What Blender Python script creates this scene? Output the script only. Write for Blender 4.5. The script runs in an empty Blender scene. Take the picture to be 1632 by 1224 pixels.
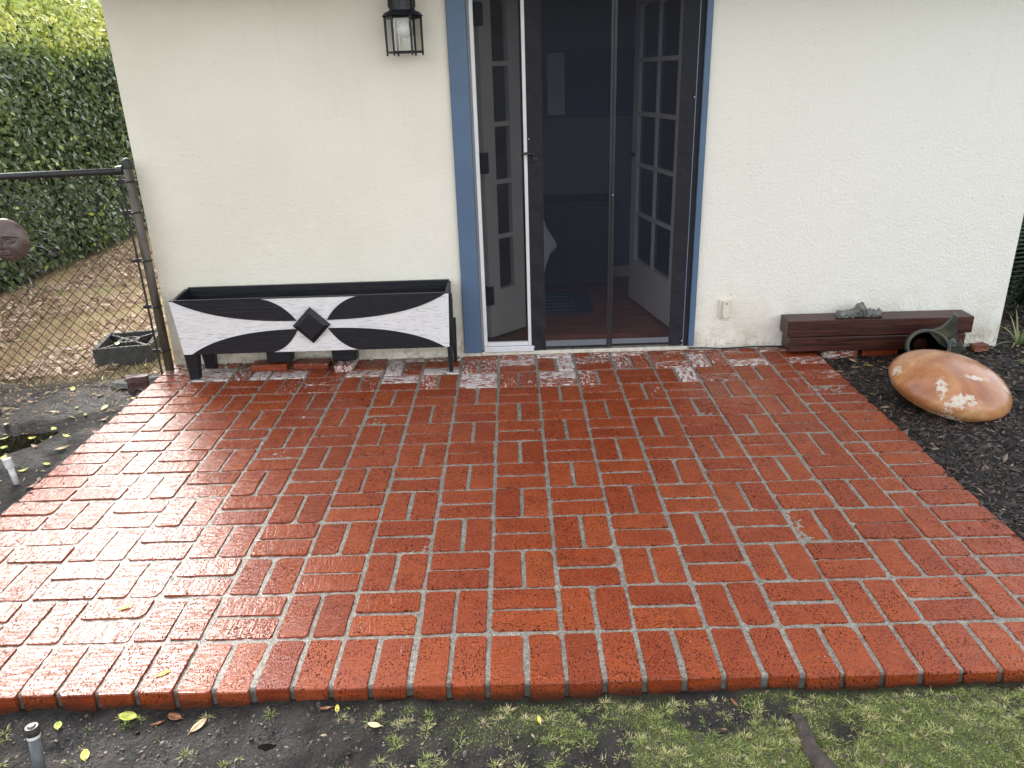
import bpy, bmesh, math, random
import numpy as np
from mathutils import Vector, Matrix, Euler
R = math.radians
sc = bpy.context.scene
col = sc.collection
rnd = random.Random(7)

# ------------------------------------------------------------------ camera, sky, sun, exposure
CAM = Vector((0.1068, -1.8384, 1.5285))
PITCH, YAW, ROLL = 0.38293, -0.008855, -0.033290
cam_d = bpy.data.cameras.new('camera'); cam = bpy.data.objects.new('camera', cam_d); col.objects.link(cam)
def cam_axes():
    cy, sy = math.cos(YAW), math.sin(YAW); cp, sp = math.cos(PITCH), math.sin(PITCH); cr, sr = math.cos(ROLL), math.sin(ROLL)
    Rz = Matrix(((cy, -sy, 0), (sy, cy, 0), (0, 0, 1))); B = Matrix(((1, 0, 0), (0, 0, -1), (0, 1, 0)))
    Rx = Matrix(((1, 0, 0), (0, cp, -sp), (0, sp, cp))); Rr = Matrix(((cr, -sr, 0), (sr, cr, 0), (0, 0, 1)))
    return Rr @ Rx @ B @ Rz
RM = cam_axes()
cam.matrix_world = Matrix.Translation(CAM) @ Matrix((RM[0], -RM[1], -RM[2])).transposed().to_4x4()
cam_d.sensor_width = 36; cam_d.lens = 1234 / 1632 * 36; cam_d.clip_end = 500; cam_d.clip_start = 0.02
sc.camera = cam

SUN_EL, SUN_AZ = 33, -31          # degrees; azimuth from +Y towards +X, so the sun stands behind and left of the house
world = bpy.data.worlds.new('World'); sc.world = world; world.use_nodes = True
wn = world.node_tree; wn.nodes.clear()
sky = wn.nodes.new('ShaderNodeTexSky'); sky.sky_type = 'NISHITA'; sky.sun_disc = False
sky.sun_elevation = R(SUN_EL); sky.sun_rotation = R(SUN_AZ); sky.air_density = 1.0; sky.dust_density = 3.4; sky.ozone_density = 1.0
hs = wn.nodes.new('ShaderNodeHueSaturation'); hs.inputs['Saturation'].default_value = 0.27
bg = wn.nodes.new('ShaderNodeBackground'); bg.inputs['Strength'].default_value = 0.15
wo = wn.nodes.new('ShaderNodeOutputWorld')
wn.links.new(sky.outputs[0], hs.inputs['Color']); wn.links.new(hs.outputs[0], bg.inputs[0]); wn.links.new(bg.outputs[0], wo.inputs[0])
sl = bpy.data.lights.new('sun', 'SUN'); sl.energy = 0.5; sl.angle = R(26); sl.color = (1.0, 0.96, 0.9)
so = bpy.data.objects.new('sun', sl); col.objects.link(so)
sdir = Vector((math.sin(R(SUN_AZ)) * math.cos(R(SUN_EL)), math.cos(R(SUN_AZ)) * math.cos(R(SUN_EL)), math.sin(R(SUN_EL))))
so.rotation_euler = sdir.to_track_quat('Z', 'Y').to_euler(); so.location = sdir * 30
sc.view_settings.view_transform = 'Standard'; sc.view_settings.look = 'None'; sc.view_settings.gamma = 1
sc.view_settings.exposure = 2.25
sc.cycles.max_bounces = 8; sc.cycles.transparent_max_bounces = 16; sc.cycles.use_denoising = True
sc.cycles.caustics_reflective = False; sc.cycles.caustics_refractive = False

# ------------------------------------------------------------------ helpers
ORG = {}
def tag(o, label=None, cat=None, group=None, kind=None):
    if label: o['label'] = label
    if cat: o['category'] = cat
    if group: o['group'] = group
    if kind: o['kind'] = kind
    return o
def thing(name, loc, label, cat, group=None):
    o = bpy.data.objects.new(name, None); col.objects.link(o); o.location = loc; o.empty_display_size = 0.1
    ORG[o.name] = Vector(loc)
    return tag(o, label, cat, group)
def link(name, me, parent=None, origin=None):
    o = bpy.data.objects.new(name, me); col.objects.link(o)
    if parent is not None:
        o.parent = parent; ORG[o.name] = ORG[parent.name]
    else:
        ORG[o.name] = Vector(origin) if origin is not None else Vector((0, 0, 0)); o.location = ORG[o.name]
    return o
class MB:
    def __init__(s): s.v = []; s.f = []
    def add(s, vs, fs):
        b = len(s.v); s.v += [tuple(v) for v in vs]; s.f += [tuple(i + b for i in f) for f in fs]; return s
    def box(s, x0, x1, y0, y1, z0, z1, m=None, bev=0.0):
        if bev > 0:
            bm = bmesh.new(); bmesh.ops.create_cube(bm, size=1)
            for v in bm.verts: v.co = Vector(((x0 + x1) / 2 + v.co.x * (x1 - x0), (y0 + y1) / 2 + v.co.y * (y1 - y0), (z0 + z1) / 2 + v.co.z * (z1 - z0)))
            bmesh.ops.bevel(bm, geom=bm.edges[:], offset=bev, segments=1, affect='EDGES')
            bm.verts.index_update()
            vs = [v.co.copy() for v in bm.verts]; fs = [[v.index for v in f.verts] for f in bm.faces]; bm.free()
        else:
            vs = [Vector(p) for p in ((x0, y0, z0), (x1, y0, z0), (x1, y1, z0), (x0, y1, z0), (x0, y0, z1), (x1, y0, z1), (x1, y1, z1), (x0, y1, z1))]
            fs = [(0, 3, 2, 1), (4, 5, 6, 7), (0, 1, 5, 4), (1, 2, 6, 5), (2, 3, 7, 6), (3, 0, 4, 7)]
        if m is not None: vs = [m @ v for v in vs]
        return s.add(vs, fs)
    def tube(s, pts, r, n=6, cap=True):
        pts = [Vector(p) for p in pts]; rs = r if isinstance(r, (list, tuple)) else [r] * len(pts)
        vs = []; fs = []; ref = None
        for i, p in enumerate(pts):
            t = (pts[min(i + 1, len(pts) - 1)] - pts[max(i - 1, 0)]).normalized()
            if ref is None: ref = t.orthogonal().normalized()
            ref = (ref - t * ref.dot(t)).normalized(); b = t.cross(ref)
            for k in range(n):
                a = 2 * math.pi * k / n; vs.append(p + (ref * math.cos(a) + b * math.sin(a)) * rs[i])
        for i in range(len(pts) - 1):
            for k in range(n):
                k2 = (k + 1) % n; fs.append((i * n + k, i * n + k2, (i + 1) * n + k2, (i + 1) * n + k))
        if cap: fs += [tuple(range(n - 1, -1, -1)), tuple(range((len(pts) - 1) * n, len(pts) * n))]
        return s.add(vs, fs)
    def lathe(s, prof, n=32, m=None):
        vs = []; fs = []
        for (r, z) in prof:
            for k in range(n):
                a = 2 * math.pi * k / n; vs.append(Vector((r * math.cos(a), r * math.sin(a), z)))
        for i in range(len(prof) - 1):
            for k in range(n):
                k2 = (k + 1) % n; fs.append((i * n + k, i * n + k2, (i + 1) * n + k2, (i + 1) * n + k))
        if m is not None: vs = [m @ v for v in vs]
        return s.add(vs, fs)
    def prism(s, poly, y0, y1, m=None):          # polygon in X,Z extruded along Y
        n = len(poly)
        vs = [Vector((x, y0, z)) for x, z in poly] + [Vector((x, y1, z)) for x, z in poly]
        fs = [tuple(range(n)), tuple(range(2 * n - 1, n - 1, -1))] + [(i, i + n, (i + 1) % n + n, (i + 1) % n) for i in range(n)]
        if m is not None: vs = [m @ v for v in vs]
        return s.add(vs, fs)
    def mesh(s, name, mat, origin=Vector((0, 0, 0)), smooth=False):
        me = bpy.data.meshes.new(name)
        me.from_pydata([(v[0] - origin[0], v[1] - origin[1], v[2] - origin[2]) for v in s.v], [], s.f)
        me.materials.append(mat)
        if smooth: me.polygons.foreach_set('use_smooth', [True] * len(me.polygons))
        me.update(); return me
    def build(s, name, mat, parent=None, origin=None, smooth=False, label=None, kind=None):
        o0 = ORG[parent.name] if parent is not None else Vector(origin or (0, 0, 0))
        return tag(link(name, s.mesh(name, mat, o0, smooth), parent, origin), label=label, kind=kind)
def np_mesh(name, V, F, mat, smooth=False):
    me = bpy.data.meshes.new(name); V = np.asarray(V, np.float32); F = np.asarray(F, np.int32); k = F.shape[1]
    me.vertices.add(len(V)); me.vertices.foreach_set('co', V.ravel())
    me.loops.add(F.size); me.loops.foreach_set('vertex_index', F.ravel())
    me.polygons.add(len(F)); me.polygons.foreach_set('loop_start', np.arange(0, F.size, k, dtype=np.int32)); me.polygons.foreach_set('loop_total', np.full(len(F), k, np.int32))
    if smooth: me.polygons.foreach_set('use_smooth', np.ones(len(F), bool))
    me.materials.append(mat); me.update(calc_edges=True); return me
def vattr(me, name, vals, domain='POINT'):
    a = me.attributes.new(name, 'FLOAT', domain); a.data.foreach_set('value', np.asarray(vals, np.float32))
_t = np.random.RandomState(3).rand(256, 256).astype(np.float32)
def vnoise(x, y):
    xi = np.floor(x).astype(int); yi = np.floor(y).astype(int); fx = x - xi; fy = y - yi
    fx = fx * fx * (3 - 2 * fx); fy = fy * fy * (3 - 2 * fy); g = lambda a, b: _t[a % 256, b % 256]
    return (g(xi, yi) * (1 - fx) + g(xi + 1, yi) * fx) * (1 - fy) + (g(xi, yi + 1) * (1 - fx) + g(xi + 1, yi + 1) * fx) * fy
def fbm(x, y, o=4):
    s = 0; a = 0.5; n = 0
    for i in range(o): s = s + a * vnoise(x * 2 ** i + 17.3 * i, y * 2 ** i + 9.1 * i); n += a; a *= 0.5
    return s / n
def sstep(a, b, x): t = np.clip((x - a) / (b - a), 0, 1); return t * t * (3 - 2 * t)

# ------------------------------------------------------------------ materials
class NT:
    def __init__(s, name):
        s.m = bpy.data.materials.new(name); s.m.use_nodes = True; s.t = s.m.node_tree; s.t.nodes.clear()
        s.out = s.t.nodes.new('ShaderNodeOutputMaterial'); s.p = s.t.nodes.new('ShaderNodeBsdfPrincipled')
        s.t.links.new(s.p.outputs[0], s.out.inputs[0])
    def n(s, typ, **kw):
        nd = s.t.nodes.new('ShaderNode' + typ)
        for k, v in kw.items(): setattr(nd, k, v)
        return nd
    def set(s, sock, v):
        if hasattr(v, 'is_output'): s.t.links.new(v, sock)
        elif isinstance(v, (tuple, list)) and len(v) == 3 and sock.type == 'RGBA': sock.default_value = (*v, 1)
        else: sock.default_value = v
    def P(s, **kw):
        for k, v in kw.items(): s.set(s.p.inputs[k.replace('_', ' ')], v)
        return s
    def coord(s, which='Object', scale=(1, 1, 1), loc=(0, 0, 0), rot=(0, 0, 0)):
        if which == 'World': o = s.n('NewGeometry').outputs['Position']
        elif which == 'UV': o = s.n('UVMap').outputs[0]
        else: o = s.n('TexCoord').outputs[which]
        mp = s.n('Mapping'); s.set(mp.inputs[0], o); mp.inputs[1].default_value = loc; mp.inputs[2].default_value = rot; mp.inputs[3].default_value = scale
        return mp.outputs[0]
    def noise(s, vec, scale=5, detail=4, rough=0.55, dist=0.0, color=False):
        nd = s.n('TexNoise'); s.set(nd.inputs['Vector'], vec); nd.inputs['Scale'].default_value = scale; nd.inputs['Detail'].default_value = detail
        nd.inputs['Roughness'].default_value = rough; nd.inputs['Distortion'].default_value = dist
        return nd.outputs['Color' if color else 'Fac']
    def vor(s, vec, scale=5, out='Distance', feat='F1'):
        nd = s.n('TexVoronoi', feature=feat); s.set(nd.inputs['Vector'], vec); nd.inputs['Scale'].default_value = scale; return nd.outputs[out]
    def ramp(s, fac, stops):
        nd = s.n('ValToRGB'); s.set(nd.inputs[0], fac); e = nd.color_ramp.elements
        while len(e) < len(stops): e.new(0.5)
        for el, (p, c) in zip(e, stops):
            el.position = p; el.color = (*c, 1) if isinstance(c, (tuple, list)) else (c, c, c, 1)
        return nd.outputs[0]
    def mix(s, fac, a, b, mode='MIX'):
        nd = s.n('MixRGB', blend_type=mode); s.set(nd.inputs[0], fac); s.set(nd.inputs[1], a); s.set(nd.inputs[2], b); return nd.outputs[0]
    def math(s, op, a, b=0.0, c=0.0, clamp=False):
        nd = s.n('Math', operation=op, use_clamp=clamp); s.set(nd.inputs[0], a); s.set(nd.inputs[1], b); s.set(nd.inputs[2], c); return nd.outputs[0]
    def mapr(s, v, a, b, c=0.0, d=1.0):
        nd = s.n('MapRange', interpolation_type='SMOOTHSTEP'); s.set(nd.inputs[0], v)
        for i, x in zip((1, 2, 3, 4), (a, b, c, d)): s.set(nd.inputs[i], x)
        return nd.outputs[0]
    def attr(s, name, out='Fac'): return s.n('Attribute', attribute_name=name).outputs[out]
    def bump(s, h, strength=0.5, dist=0.01, prev=None):
        nd = s.n('Bump'); nd.inputs['Strength'].default_value = strength; nd.inputs['Distance'].default_value = dist; s.set(nd.inputs['Height'], h)
        if prev is not None: s.set(nd.inputs['Normal'], prev)
        s.set(s.p.inputs['Normal'], nd.outputs[0]); return nd.outputs[0]
    def sep(s, v):
        nd = s.n('SeparateXYZ'); s.set(nd.inputs[0], v); return nd.outputs
    def comb(s, x, y, z):
        nd = s.n('CombineXYZ'); s.set(nd.inputs[0], x); s.set(nd.inputs[1], y); s.set(nd.inputs[2], z); return nd.outputs[0]
def simple(name, c, rough=0.6, var=0.25, scale=20, bump=0.15, metal=0.0, stretch=(1, 1, 1), spec=0.5, bdist=0.004):
    t = NT(name); v = t.coord('World', scale=stretch); nz = t.noise(v, scale, 5)
    d = tuple(x * (1 - var) for x in c); l = tuple(min(1, x * (1 + var)) for x in c)
    t.P(Base_Color=t.ramp(nz, [(0.3, d), (0.7, l)]), Roughness=rough, Metallic=metal, Specular_IOR_Level=spec)
    if bump: t.bump(t.noise(v, scale * 3, 4), bump, bdist)
    return t.m

def mat_brick():
    t = NT('wet_red_brick'); uv = t.n('UVMap').outputs[0]; tone = t.attr('tone'); white = t.attr('white')
    s = t.sep(uv); vec = t.comb(s[0], s[1], t.math('MULTIPLY', tone, 37.0))
    def st(x, y): return t.comb(t.math('MULTIPLY', s[0], x), t.math('MULTIPLY', s[1], y), t.math('MULTIPLY', tone, 37.0))
    base = t.ramp(tone, [(0.0, (0.215, 0.036, 0.0100)), (0.25, (0.245, 0.044, 0.0115)), (0.5, (0.26, 0.049, 0.0125)), (0.75, (0.275, 0.054, 0.014)), (0.95, (0.29, 0.060, 0.016)), (1.0, (0.20, 0.035, 0.0105))])
    blot = t.noise(vec, 14, 5)
    base = t.mix(t.mapr(blot, 0.35, 0.75, 0.0, 0.55), base, (0.17, 0.026, 0.011))
    base = t.mix(t.mapr(t.noise(vec, 34, 4), 0.45, 0.8, 0, 0.35), base, (0.30, 0.064, 0.024))
    pores = t.noise(st(120, 260), 1.0, 2, 0.5); pm = t.mapr(pores, 0.55, 0.64, 0, 0.95)
    pm = t.math('MULTIPLY', pm, t.mapr(t.noise(vec, 9, 3), 0.3, 0.6, 0.45, 1.0))
    base = t.mix(pm, base, (0.02, 0.006, 0.004))
    # lime bloom and old paint on single bricks
    w1 = t.noise(st(30, 75), 1.0, 6, 0.68, 0.8); thr = t.math('SUBTRACT', 0.80, t.math('MULTIPLY', white, 0.42))
    wm = t.mapr(t.math('SUBTRACT', w1, thr), -0.01, 0.09, 0, 0.92)
    scr = t.noise(st(26, 190), 1.0, 4, 0.6, 1.5); sm = t.mapr(t.math('SUBTRACT', scr, t.math('SUBTRACT', 0.735, t.math('MULTIPLY', white, 0.15))), 0, 0.03, 0, 0.8)
    fl = t.noise(st(150, 150), 1.0, 2); fm = t.mapr(t.math('SUBTRACT', fl, t.math('SUBTRACT', 0.74, t.math('MULTIPLY', white, 0.10))), 0, 0.03, 0, 0.7)
    wall = t.math('MAXIMUM', wm, t.math('MAXIMUM', sm, fm))
    c = t.mix(wall, base, (0.62, 0.57, 0.53))
    mud_shade_z = t.math('ADD', t.sep(t.n('NewGeometry').outputs['Position'])[2], t.math('MULTIPLY', t.math('SUBTRACT', t.noise(t.coord('World'), 22, 4, 0.65), 0.5), 0.05))
    c = t.mix(t.mapr(mud_shade_z, -0.014, -0.046, 0.0, 0.8), c, (0.045, 0.020, 0.012))      # shade of the outer faces painted in as a dark soil tint
    # drag marks across the width hold the water film
    stk = t.noise(st(85, 15), 1.0, 4, 0.6, 1.1); film = t.noise(t.coord('World'), 2.6, 4, 0.6)
    wx = t.sep(t.n('NewGeometry').outputs['Position']); pool = t.mapr(t.math('ADD', wx[0], t.math('MULTIPLY', film, 0.9)), 0.35, -0.75, 0.0, 1.0)   # standing film where the slab dips to the left
    wet = t.math('MAXIMUM', t.math('MULTIPLY', t.mapr(film, 0.35, 0.7, 0.0, 1.0), 0.6), pool)
    rg = t.math('ADD', t.mapr(wet, 0.0, 1.0, 0.38, 0.09), t.mapr(stk, 0.48, 0.58, 0.0, 0.26))
    rg = t.math('ADD', rg, t.math('MULTIPLY', wall, 0.25)); rg = t.math('ADD', rg, t.math('MULTIPLY', pm, 0.2), clamp=True)
    t.P(Base_Color=c, Roughness=rg, Specular_IOR_Level=t.math('MULTIPLY', t.math('SUBTRACT', 1.0, pm), t.mapr(wet, 0.0, 1.0, 0.28, 0.34)))
    b1 = t.bump(stk, 0.7, 0.0034); b2 = t.bump(t.noise(vec, 60, 3), 0.2, 0.002, b1)
    t.bump(t.math('SUBTRACT', 1.0, pm), 0.55, 0.0012, b2)
    return t.m
def mat_mortar():
    t = NT('grey_sand_mortar'); v = t.coord('World'); n1 = t.math('ADD', t.math('MULTIPLY', t.noise(v, 260, 3, 0.8), 0.65), t.math('MULTIPLY', t.noise(v, 85, 3, 0.7), 0.35)); n2 = t.noise(v, 6, 4)
    c = t.ramp(n1, [(0.36, (0.04, 0.036, 0.030)), (0.48, (0.185, 0.165, 0.135)), (0.62, (0.43, 0.395, 0.33))])
    c = t.mix(t.mapr(n2, 0.35, 0.7, 0, 0.55), c, (0.23, 0.22, 0.20), 'MULTIPLY') if False else t.mix(t.mapr(n2, 0.4, 0.75, 0.0, 0.4), c, (0.11, 0.10, 0.085))
    wx = t.sep(t.n('NewGeometry').outputs['Position']); c = t.mix(t.mapr(wx[2], -0.010, -0.022, 0.0, 0.85), c, (0.028, 0.026, 0.016)); pool = t.mapr(t.math('ADD', wx[0], t.math('MULTIPLY', n2, 0.9)), 0.35, -0.75, 0.5, 0.16)  # low joint colour darkened for edge-face shade, in a mossy stain tint
    t.P(Base_Color=c, Roughness=pool, Specular_IOR_Level=0.45); t.bump(n1, 0.8, 0.003); return t.m
def mat_stucco():
    t = NT('cream_stucco'); v = t.coord('World'); x = t.sep(t.n('NewGeometry').outputs['Position'])
    big = t.noise(v, 1.6, 4); mid = t.noise(v, 9, 4)
    c = t.mix(t.mapr(big, 0.35, 0.7), (0.74, 0.69, 0.565), (0.79, 0.745, 0.62))
    c = t.mix(t.mapr(x[0], -1.9, 2.9), c, (0.80, 0.775, 0.69))  # paler towards the right: the stronger light there is put into the colour
    dirt = t.math('MULTIPLY', t.mapr(x[2], 0.42, 0.0), t.mapr(mid, 0.35, 0.7))
    c = t.mix(t.math('MULTIPLY', dirt, 0.55), c, (0.47, 0.40, 0.27))
    run = t.noise(t.coord('World', scale=(16, 1, 0.9)), 1.0, 4, 0.6); c = t.mix(t.math('MULTIPLY', t.mapr(run, 0.55, 0.72, 0, 0.06), t.mapr(x[2], 0.3, 1.8)), c, (0.45, 0.41, 0.34))
    spl = t.math('MULTIPLY', t.mapr(x[2], 0.16, 0.0), t.mapr(t.noise(v, 40, 4, 0.7), 0.45, 0.65)); c = t.mix(t.math('MULTIPLY', spl, 0.45), c, (0.22, 0.17, 0.12))
    pit = t.noise(v, 95, 3, 0.6); pm = t.mapr(pit, 0.66, 0.74, 0, 1)
    pm = t.math('MULTIPLY', pm, t.mapr(mid, 0.35, 0.7, 0.15, 0.8)); c = t.mix(t.math('MULTIPLY', pm, 0.55), c, (0.25, 0.23, 0.19))  # shade inside the small pits painted into the colour
    t.P(Base_Color=c, Roughness=0.9, Specular_IOR_Level=0.2)
    rough = t.math('MULTIPLY', t.mapr(x[0], -1.0, 2.2, 0.5, 0.8), t.mapr(x[2], 1.6, 0.1, 0.55, 1.25))
    h = t.math('MULTIPLY', t.math('ADD', t.noise(v, 78, 4, 0.6), t.math('MULTIPLY', t.noise(v, 26, 3), 0.35)), rough)
    b = t.bump(h, 0.8, 0.010); t.bump(t.math('SUBTRACT', 1.0, pm), 0.8, 0.006, b); return t.m
def mat_ground():
    t = NT('soil'); v = t.coord('World'); mud = t.attr('mud'); lawn = t.attr('lawn'); mulch = t.attr('mulch'); moss = t.attr('moss'); wet = t.attr('wet')
    n = t.noise(v, 14, 6, 0.65); f = t.noise(v, 150, 4, 0.65)
    c = t.mix(t.mapr(n, 0.3, 0.7), (0.008, 0.0068, 0.0058), (0.036, 0.031, 0.0265))
    c = t.mix(t.mapr(f, 0.55, 0.75, 0, 0.6), c, (0.065, 0.057, 0.05))
    cl = t.mix(t.mapr(t.noise(v, 5, 5), 0.35, 0.65), (0.52, 0.37, 0.22), (0.40, 0.36, 0.17)); cl = t.mix(t.mapr(f, 0.45, 0.7, 0, 0.7), cl, (0.26, 0.17, 0.10))
    cm = t.mix(t.mapr(t.noise(v, 90, 4), 0.3, 0.7), (0.005, 0.004, 0.0035), (0.02, 0.015, 0.012))
    cg = t.mix(t.mapr(f, 0.3, 0.7), (0.05, 0.058, 0.018), (0.11, 0.13, 0.035))
    c = t.mix(moss, c, cg); c = t.mix(mulch, c, cm); c = t.mix(lawn, c, cl)
    rg = t.math('ADD', t.mapr(wet, 0, 1, 0.72, 0.30), t.math('MULTIPLY', t.mapr(f, 0.3, 0.7), 0.2))
    t.P(Base_Color=c, Roughness=rg, Specular_IOR_Level=0.35)
    b = t.bump(f, 1.0, 0.010); t.bump(t.noise(v, 45, 4), 0.6, 0.02, b); return t.m
def mat_leafy(name, stops, trans=0.35, rough=0.35, attr='tone'):
    t = NT(name); a = t.attr(attr); c = t.ramp(a, stops); t.P(Base_Color=c, Roughness=rough, Specular_IOR_Level=0.5)
    tr = t.n('BsdfTranslucent'); t.set(tr.inputs[0], c); mx = t.n('MixShader'); mx.inputs[0].default_value = trans
    t.t.links.new(t.p.outputs[0], mx.inputs[1]); t.t.links.new(tr.outputs[0], mx.inputs[2]); t.t.links.new(mx.outputs[0], t.out.inputs[0]); return t.m
def mat_screen(name, c, dens):
    t = NT(name); t.P(Base_Color=c, Roughness=0.6, Specular_IOR_Level=0.3)
    tr = t.n('BsdfTransparent'); mx = t.n('MixShader'); mx.inputs[0].default_value = dens
    t.t.links.new(tr.outputs[0], mx.inputs[1]); t.t.links.new(t.p.outputs[0], mx.inputs[2]); t.t.links.new(mx.outputs[0], t.out.inputs[0]); return t.m
def mat_glass(name, tint=(0.9, 0.93, 0.92), refl=0.10):
    t = NT(name); tr = t.n('BsdfTransparent'); t.set(tr.inputs[0], tint); gl = t.n('BsdfGlossy'); gl.inputs['Roughness'].default_value = 0.03
    mx = t.n('MixShader'); mx.inputs[0].default_value = refl
    t.t.links.new(tr.outputs[0], mx.inputs[1]); t.t.links.new(gl.outputs[0], mx.inputs[2]); t.t.links.new(mx.outputs[0], t.out.inputs[0]); return t.m
def mat_paintwood(name, c, crack, rough=0.45, stretch=(3, 60, 60)):
    t = NT(name); v = t.coord('World', scale=stretch); n = t.noise(v, 1.6, 5, 0.7, 0.6); m = t.mapr(n, 0.54, 0.63, 0, 0.75)
    t.P(Base_Color=t.mix(m, c, crack), Roughness=rough, Specular_IOR_Level=0.4); t.bump(t.math('SUBTRACT', 1, n), 0.6, 0.004); return t.m
def mat_timber():
    t = NT('dark_stained_timber'); v = t.coord('World', scale=(2.2, 40, 40)); n = t.noise(v, 1.5, 6, 0.65, 0.8); k = t.vor(t.coord('World', scale=(5, 9, 9)), 1.0)
    c = t.ramp(n, [(0.32, (0.008, 0.003, 0.0025)), (0.5, (0.042, 0.011, 0.0065)), (0.7, (0.105, 0.028, 0.014))])
    c = t.mix(t.mapr(k, 0.16, 0.05, 0, 0.9), c, (0.008, 0.005, 0.006))
    t.P(Base_Color=c, Roughness=0.42); t.bump(n, 0.35, 0.003); return t.m
def mat_terracotta():
    t = NT('mottled_terracotta'); v = t.coord('Object'); w = t.noise(v, 3.2, 4, 0.6, 1.2)
    c = t.ramp(w, [(0.28, (0.21, 0.07, 0.034)), (0.45, (0.34, 0.135, 0.056)), (0.58, (0.42, 0.19, 0.075)), (0.72, (0.52, 0.32, 0.16))])
    c = t.mix(t.mapr(t.noise(v, 5.2, 5), 0.52, 0.75, 0, 0.5), c, (0.20, 0.11, 0.075))
    sp = t.noise(v, 9, 6, 0.7, 0.5); zone = None
    for cx_, cy_, rx_, ry_ in ((-0.16, -0.19, 0.04, 0.08), (-0.08, -0.27, 0.11, 0.04), (0.03, -0.12, 0.10, 0.03), (-0.30, 0.02, 0.02, 0.05), (0.22, -0.12, 0.05, 0.02)):
        pv_ = t.sep(v); e_ = t.math('ADD', t.math('POWER', t.math('DIVIDE', t.math('SUBTRACT', pv_[0], cx_), rx_), 2.0), t.math('POWER', t.math('DIVIDE', t.math('SUBTRACT', pv_[1], cy_), ry_), 2.0))
        g_ = t.math('SUBTRACT', 1.0, t.math('MULTIPLY', e_, 0.6), clamp=True); zone = g_ if zone is None else t.math('MAXIMUM', zone, g_)
    m = t.math('MULTIPLY', t.mapr(t.math('ADD', t.noise(v, 34, 6, 0.8), t.math('MULTIPLY', zone, 0.42)), 0.78, 0.90, 0, 0.85), t.mapr(zone, 0.02, 0.1))
    c = t.mix(m, c, (0.60, 0.55, 0.45)); t.P(Base_Color=c, Roughness=t.math('ADD', 0.24, t.math('MULTIPLY', m, 0.4)), Specular_IOR_Level=0.5)
    t.bump(t.noise(v, 60, 4), 0.15, 0.004); return t.m
M_ = {}
M_['brick'] = mat_brick(); M_['mortar'] = mat_mortar(); M_['stucco'] = mat_stucco(); M_['ground'] = mat_ground()
M_['blue'] = simple('blue_trim_paint', (0.075, 0.125, 0.20), 0.45, 0.07, 6, 0.08)
M_['white'] = simple('white_frame_paint', (0.62, 0.62, 0.62), 0.4, 0.06, 15, 0.05)
M_['doorwhite'] = simple('white_door_paint', (0.76, 0.74, 0.71), 0.45, 0.05, 8, 0.03)
M_['black'] = simple('black_paint', (0.007, 0.008, 0.012), 0.45, 0.3, 30, 0.1)
M_['fabric'] = simple('black_curtain_fabric', (0.004, 0.004, 0.008), 0.75, 0.3, 14, 0.5, bdist=0.01)
M_['screen'] = mat_screen('dark_insect_mesh', (0.007, 0.010, 0.019), 0.36)
M_['screen2'] = mat_screen('fine_grey_mesh', (0.006, 0.007, 0.010), 0.44)
M_['hemweight'] = mat_screen('wet_hem_mesh', (0.16, 0.17, 0.19), 0.75)
M_['glass'] = mat_glass('door_glass', (0.55, 0.6, 0.66), 0.06); M_['lampglass'] = mat_glass('lantern_glass', (0.86, 0.87, 0.84), 0.16)
M_['soffit'] = simple('soffit_paint', (0.42, 0.40, 0.36), 0.8, 0.08, 5, 0.1)
M_['roof'] = simple('roof_shingle', (0.10, 0.09, 0.085), 0.85, 0.3, 12, 0.4)
M_['wplank'] = mat_paintwood('cracked_white_paint', (0.72, 0.71, 0.69), (0.16, 0.145, 0.13), 0.55, (9, 240, 240))
M_['bplank'] = mat_paintwood('weathered_black_paint', (0.004, 0.0045, 0.008), (0.018, 0.017, 0.018), 0.45)
M_['timber'] = mat_timber(); M_['terracotta'] = mat_terracotta()
def mat_patina():
    t = NT('patinated_green_ceramic'); v = t.coord('World'); n = t.noise(v, 15, 5, 0.65)
    c = t.ramp(n, [(0.3, (0.016, 0.022, 0.018)), (0.5, (0.045, 0.055, 0.040)), (0.66, (0.10, 0.085, 0.045)), (0.8, (0.15, 0.15, 0.12))]); t.P(Base_Color=c, Roughness=0.5); t.bump(t.noise(v, 70, 4), 0.4, 0.004); return t.m
M_['bronze'] = mat_patina()
M_['stonegrey'] = simple('weathered_grey_stone', (0.17, 0.17, 0.155), 0.9, 0.35, 40, 0.8, bdist=0.008)
M_['concrete'] = simple('dark_wet_concrete', (0.05, 0.049, 0.046), 0.75, 0.35, 30, 0.5, bdist=0.006)
M_['steel'] = simple('weathered_dark_steel', (0.03, 0.028, 0.026), 0.5, 0.35, 14, 0.2, metal=0.3)
M_['galv'] = simple('weathered_galvanised_pipe', (0.10, 0.085, 0.064), 0.55, 0.5, 7, 0.25, metal=0.25, stretch=(3, 3, 0.8))
M_['wire'] = simple('dark_coated_wire', (0.018, 0.017, 0.016), 0.5, 0.2, 40, 0)
M_['clay'] = simple('brown_clay_face', (0.11, 0.075, 0.062), 0.42, 0.35, 22, 0.25)
M_['pvc'] = simple('dirty_white_pvc', (0.55, 0.54, 0.50), 0.5, 0.2, 30, 0.1)
M_['greyplastic'] = simple('grey_plastic_riser', (0.10, 0.105, 0.11), 0.5, 0.2, 25, 0.1); M_['brownplastic'] = simple('dark_brown_plastic', (0.035, 0.025, 0.02), 0.45, 0.3, 30, 0.2)
M_['ivory'] = simple('ivory_plastic', (0.66, 0.61, 0.50), 0.5, 0.08, 20, 0.05)
M_['bark'] = simple('root_bark', (0.045, 0.035, 0.028), 0.85, 0.5, 25, 0.9, stretch=(1, 1, 1), bdist=0.01)
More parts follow.
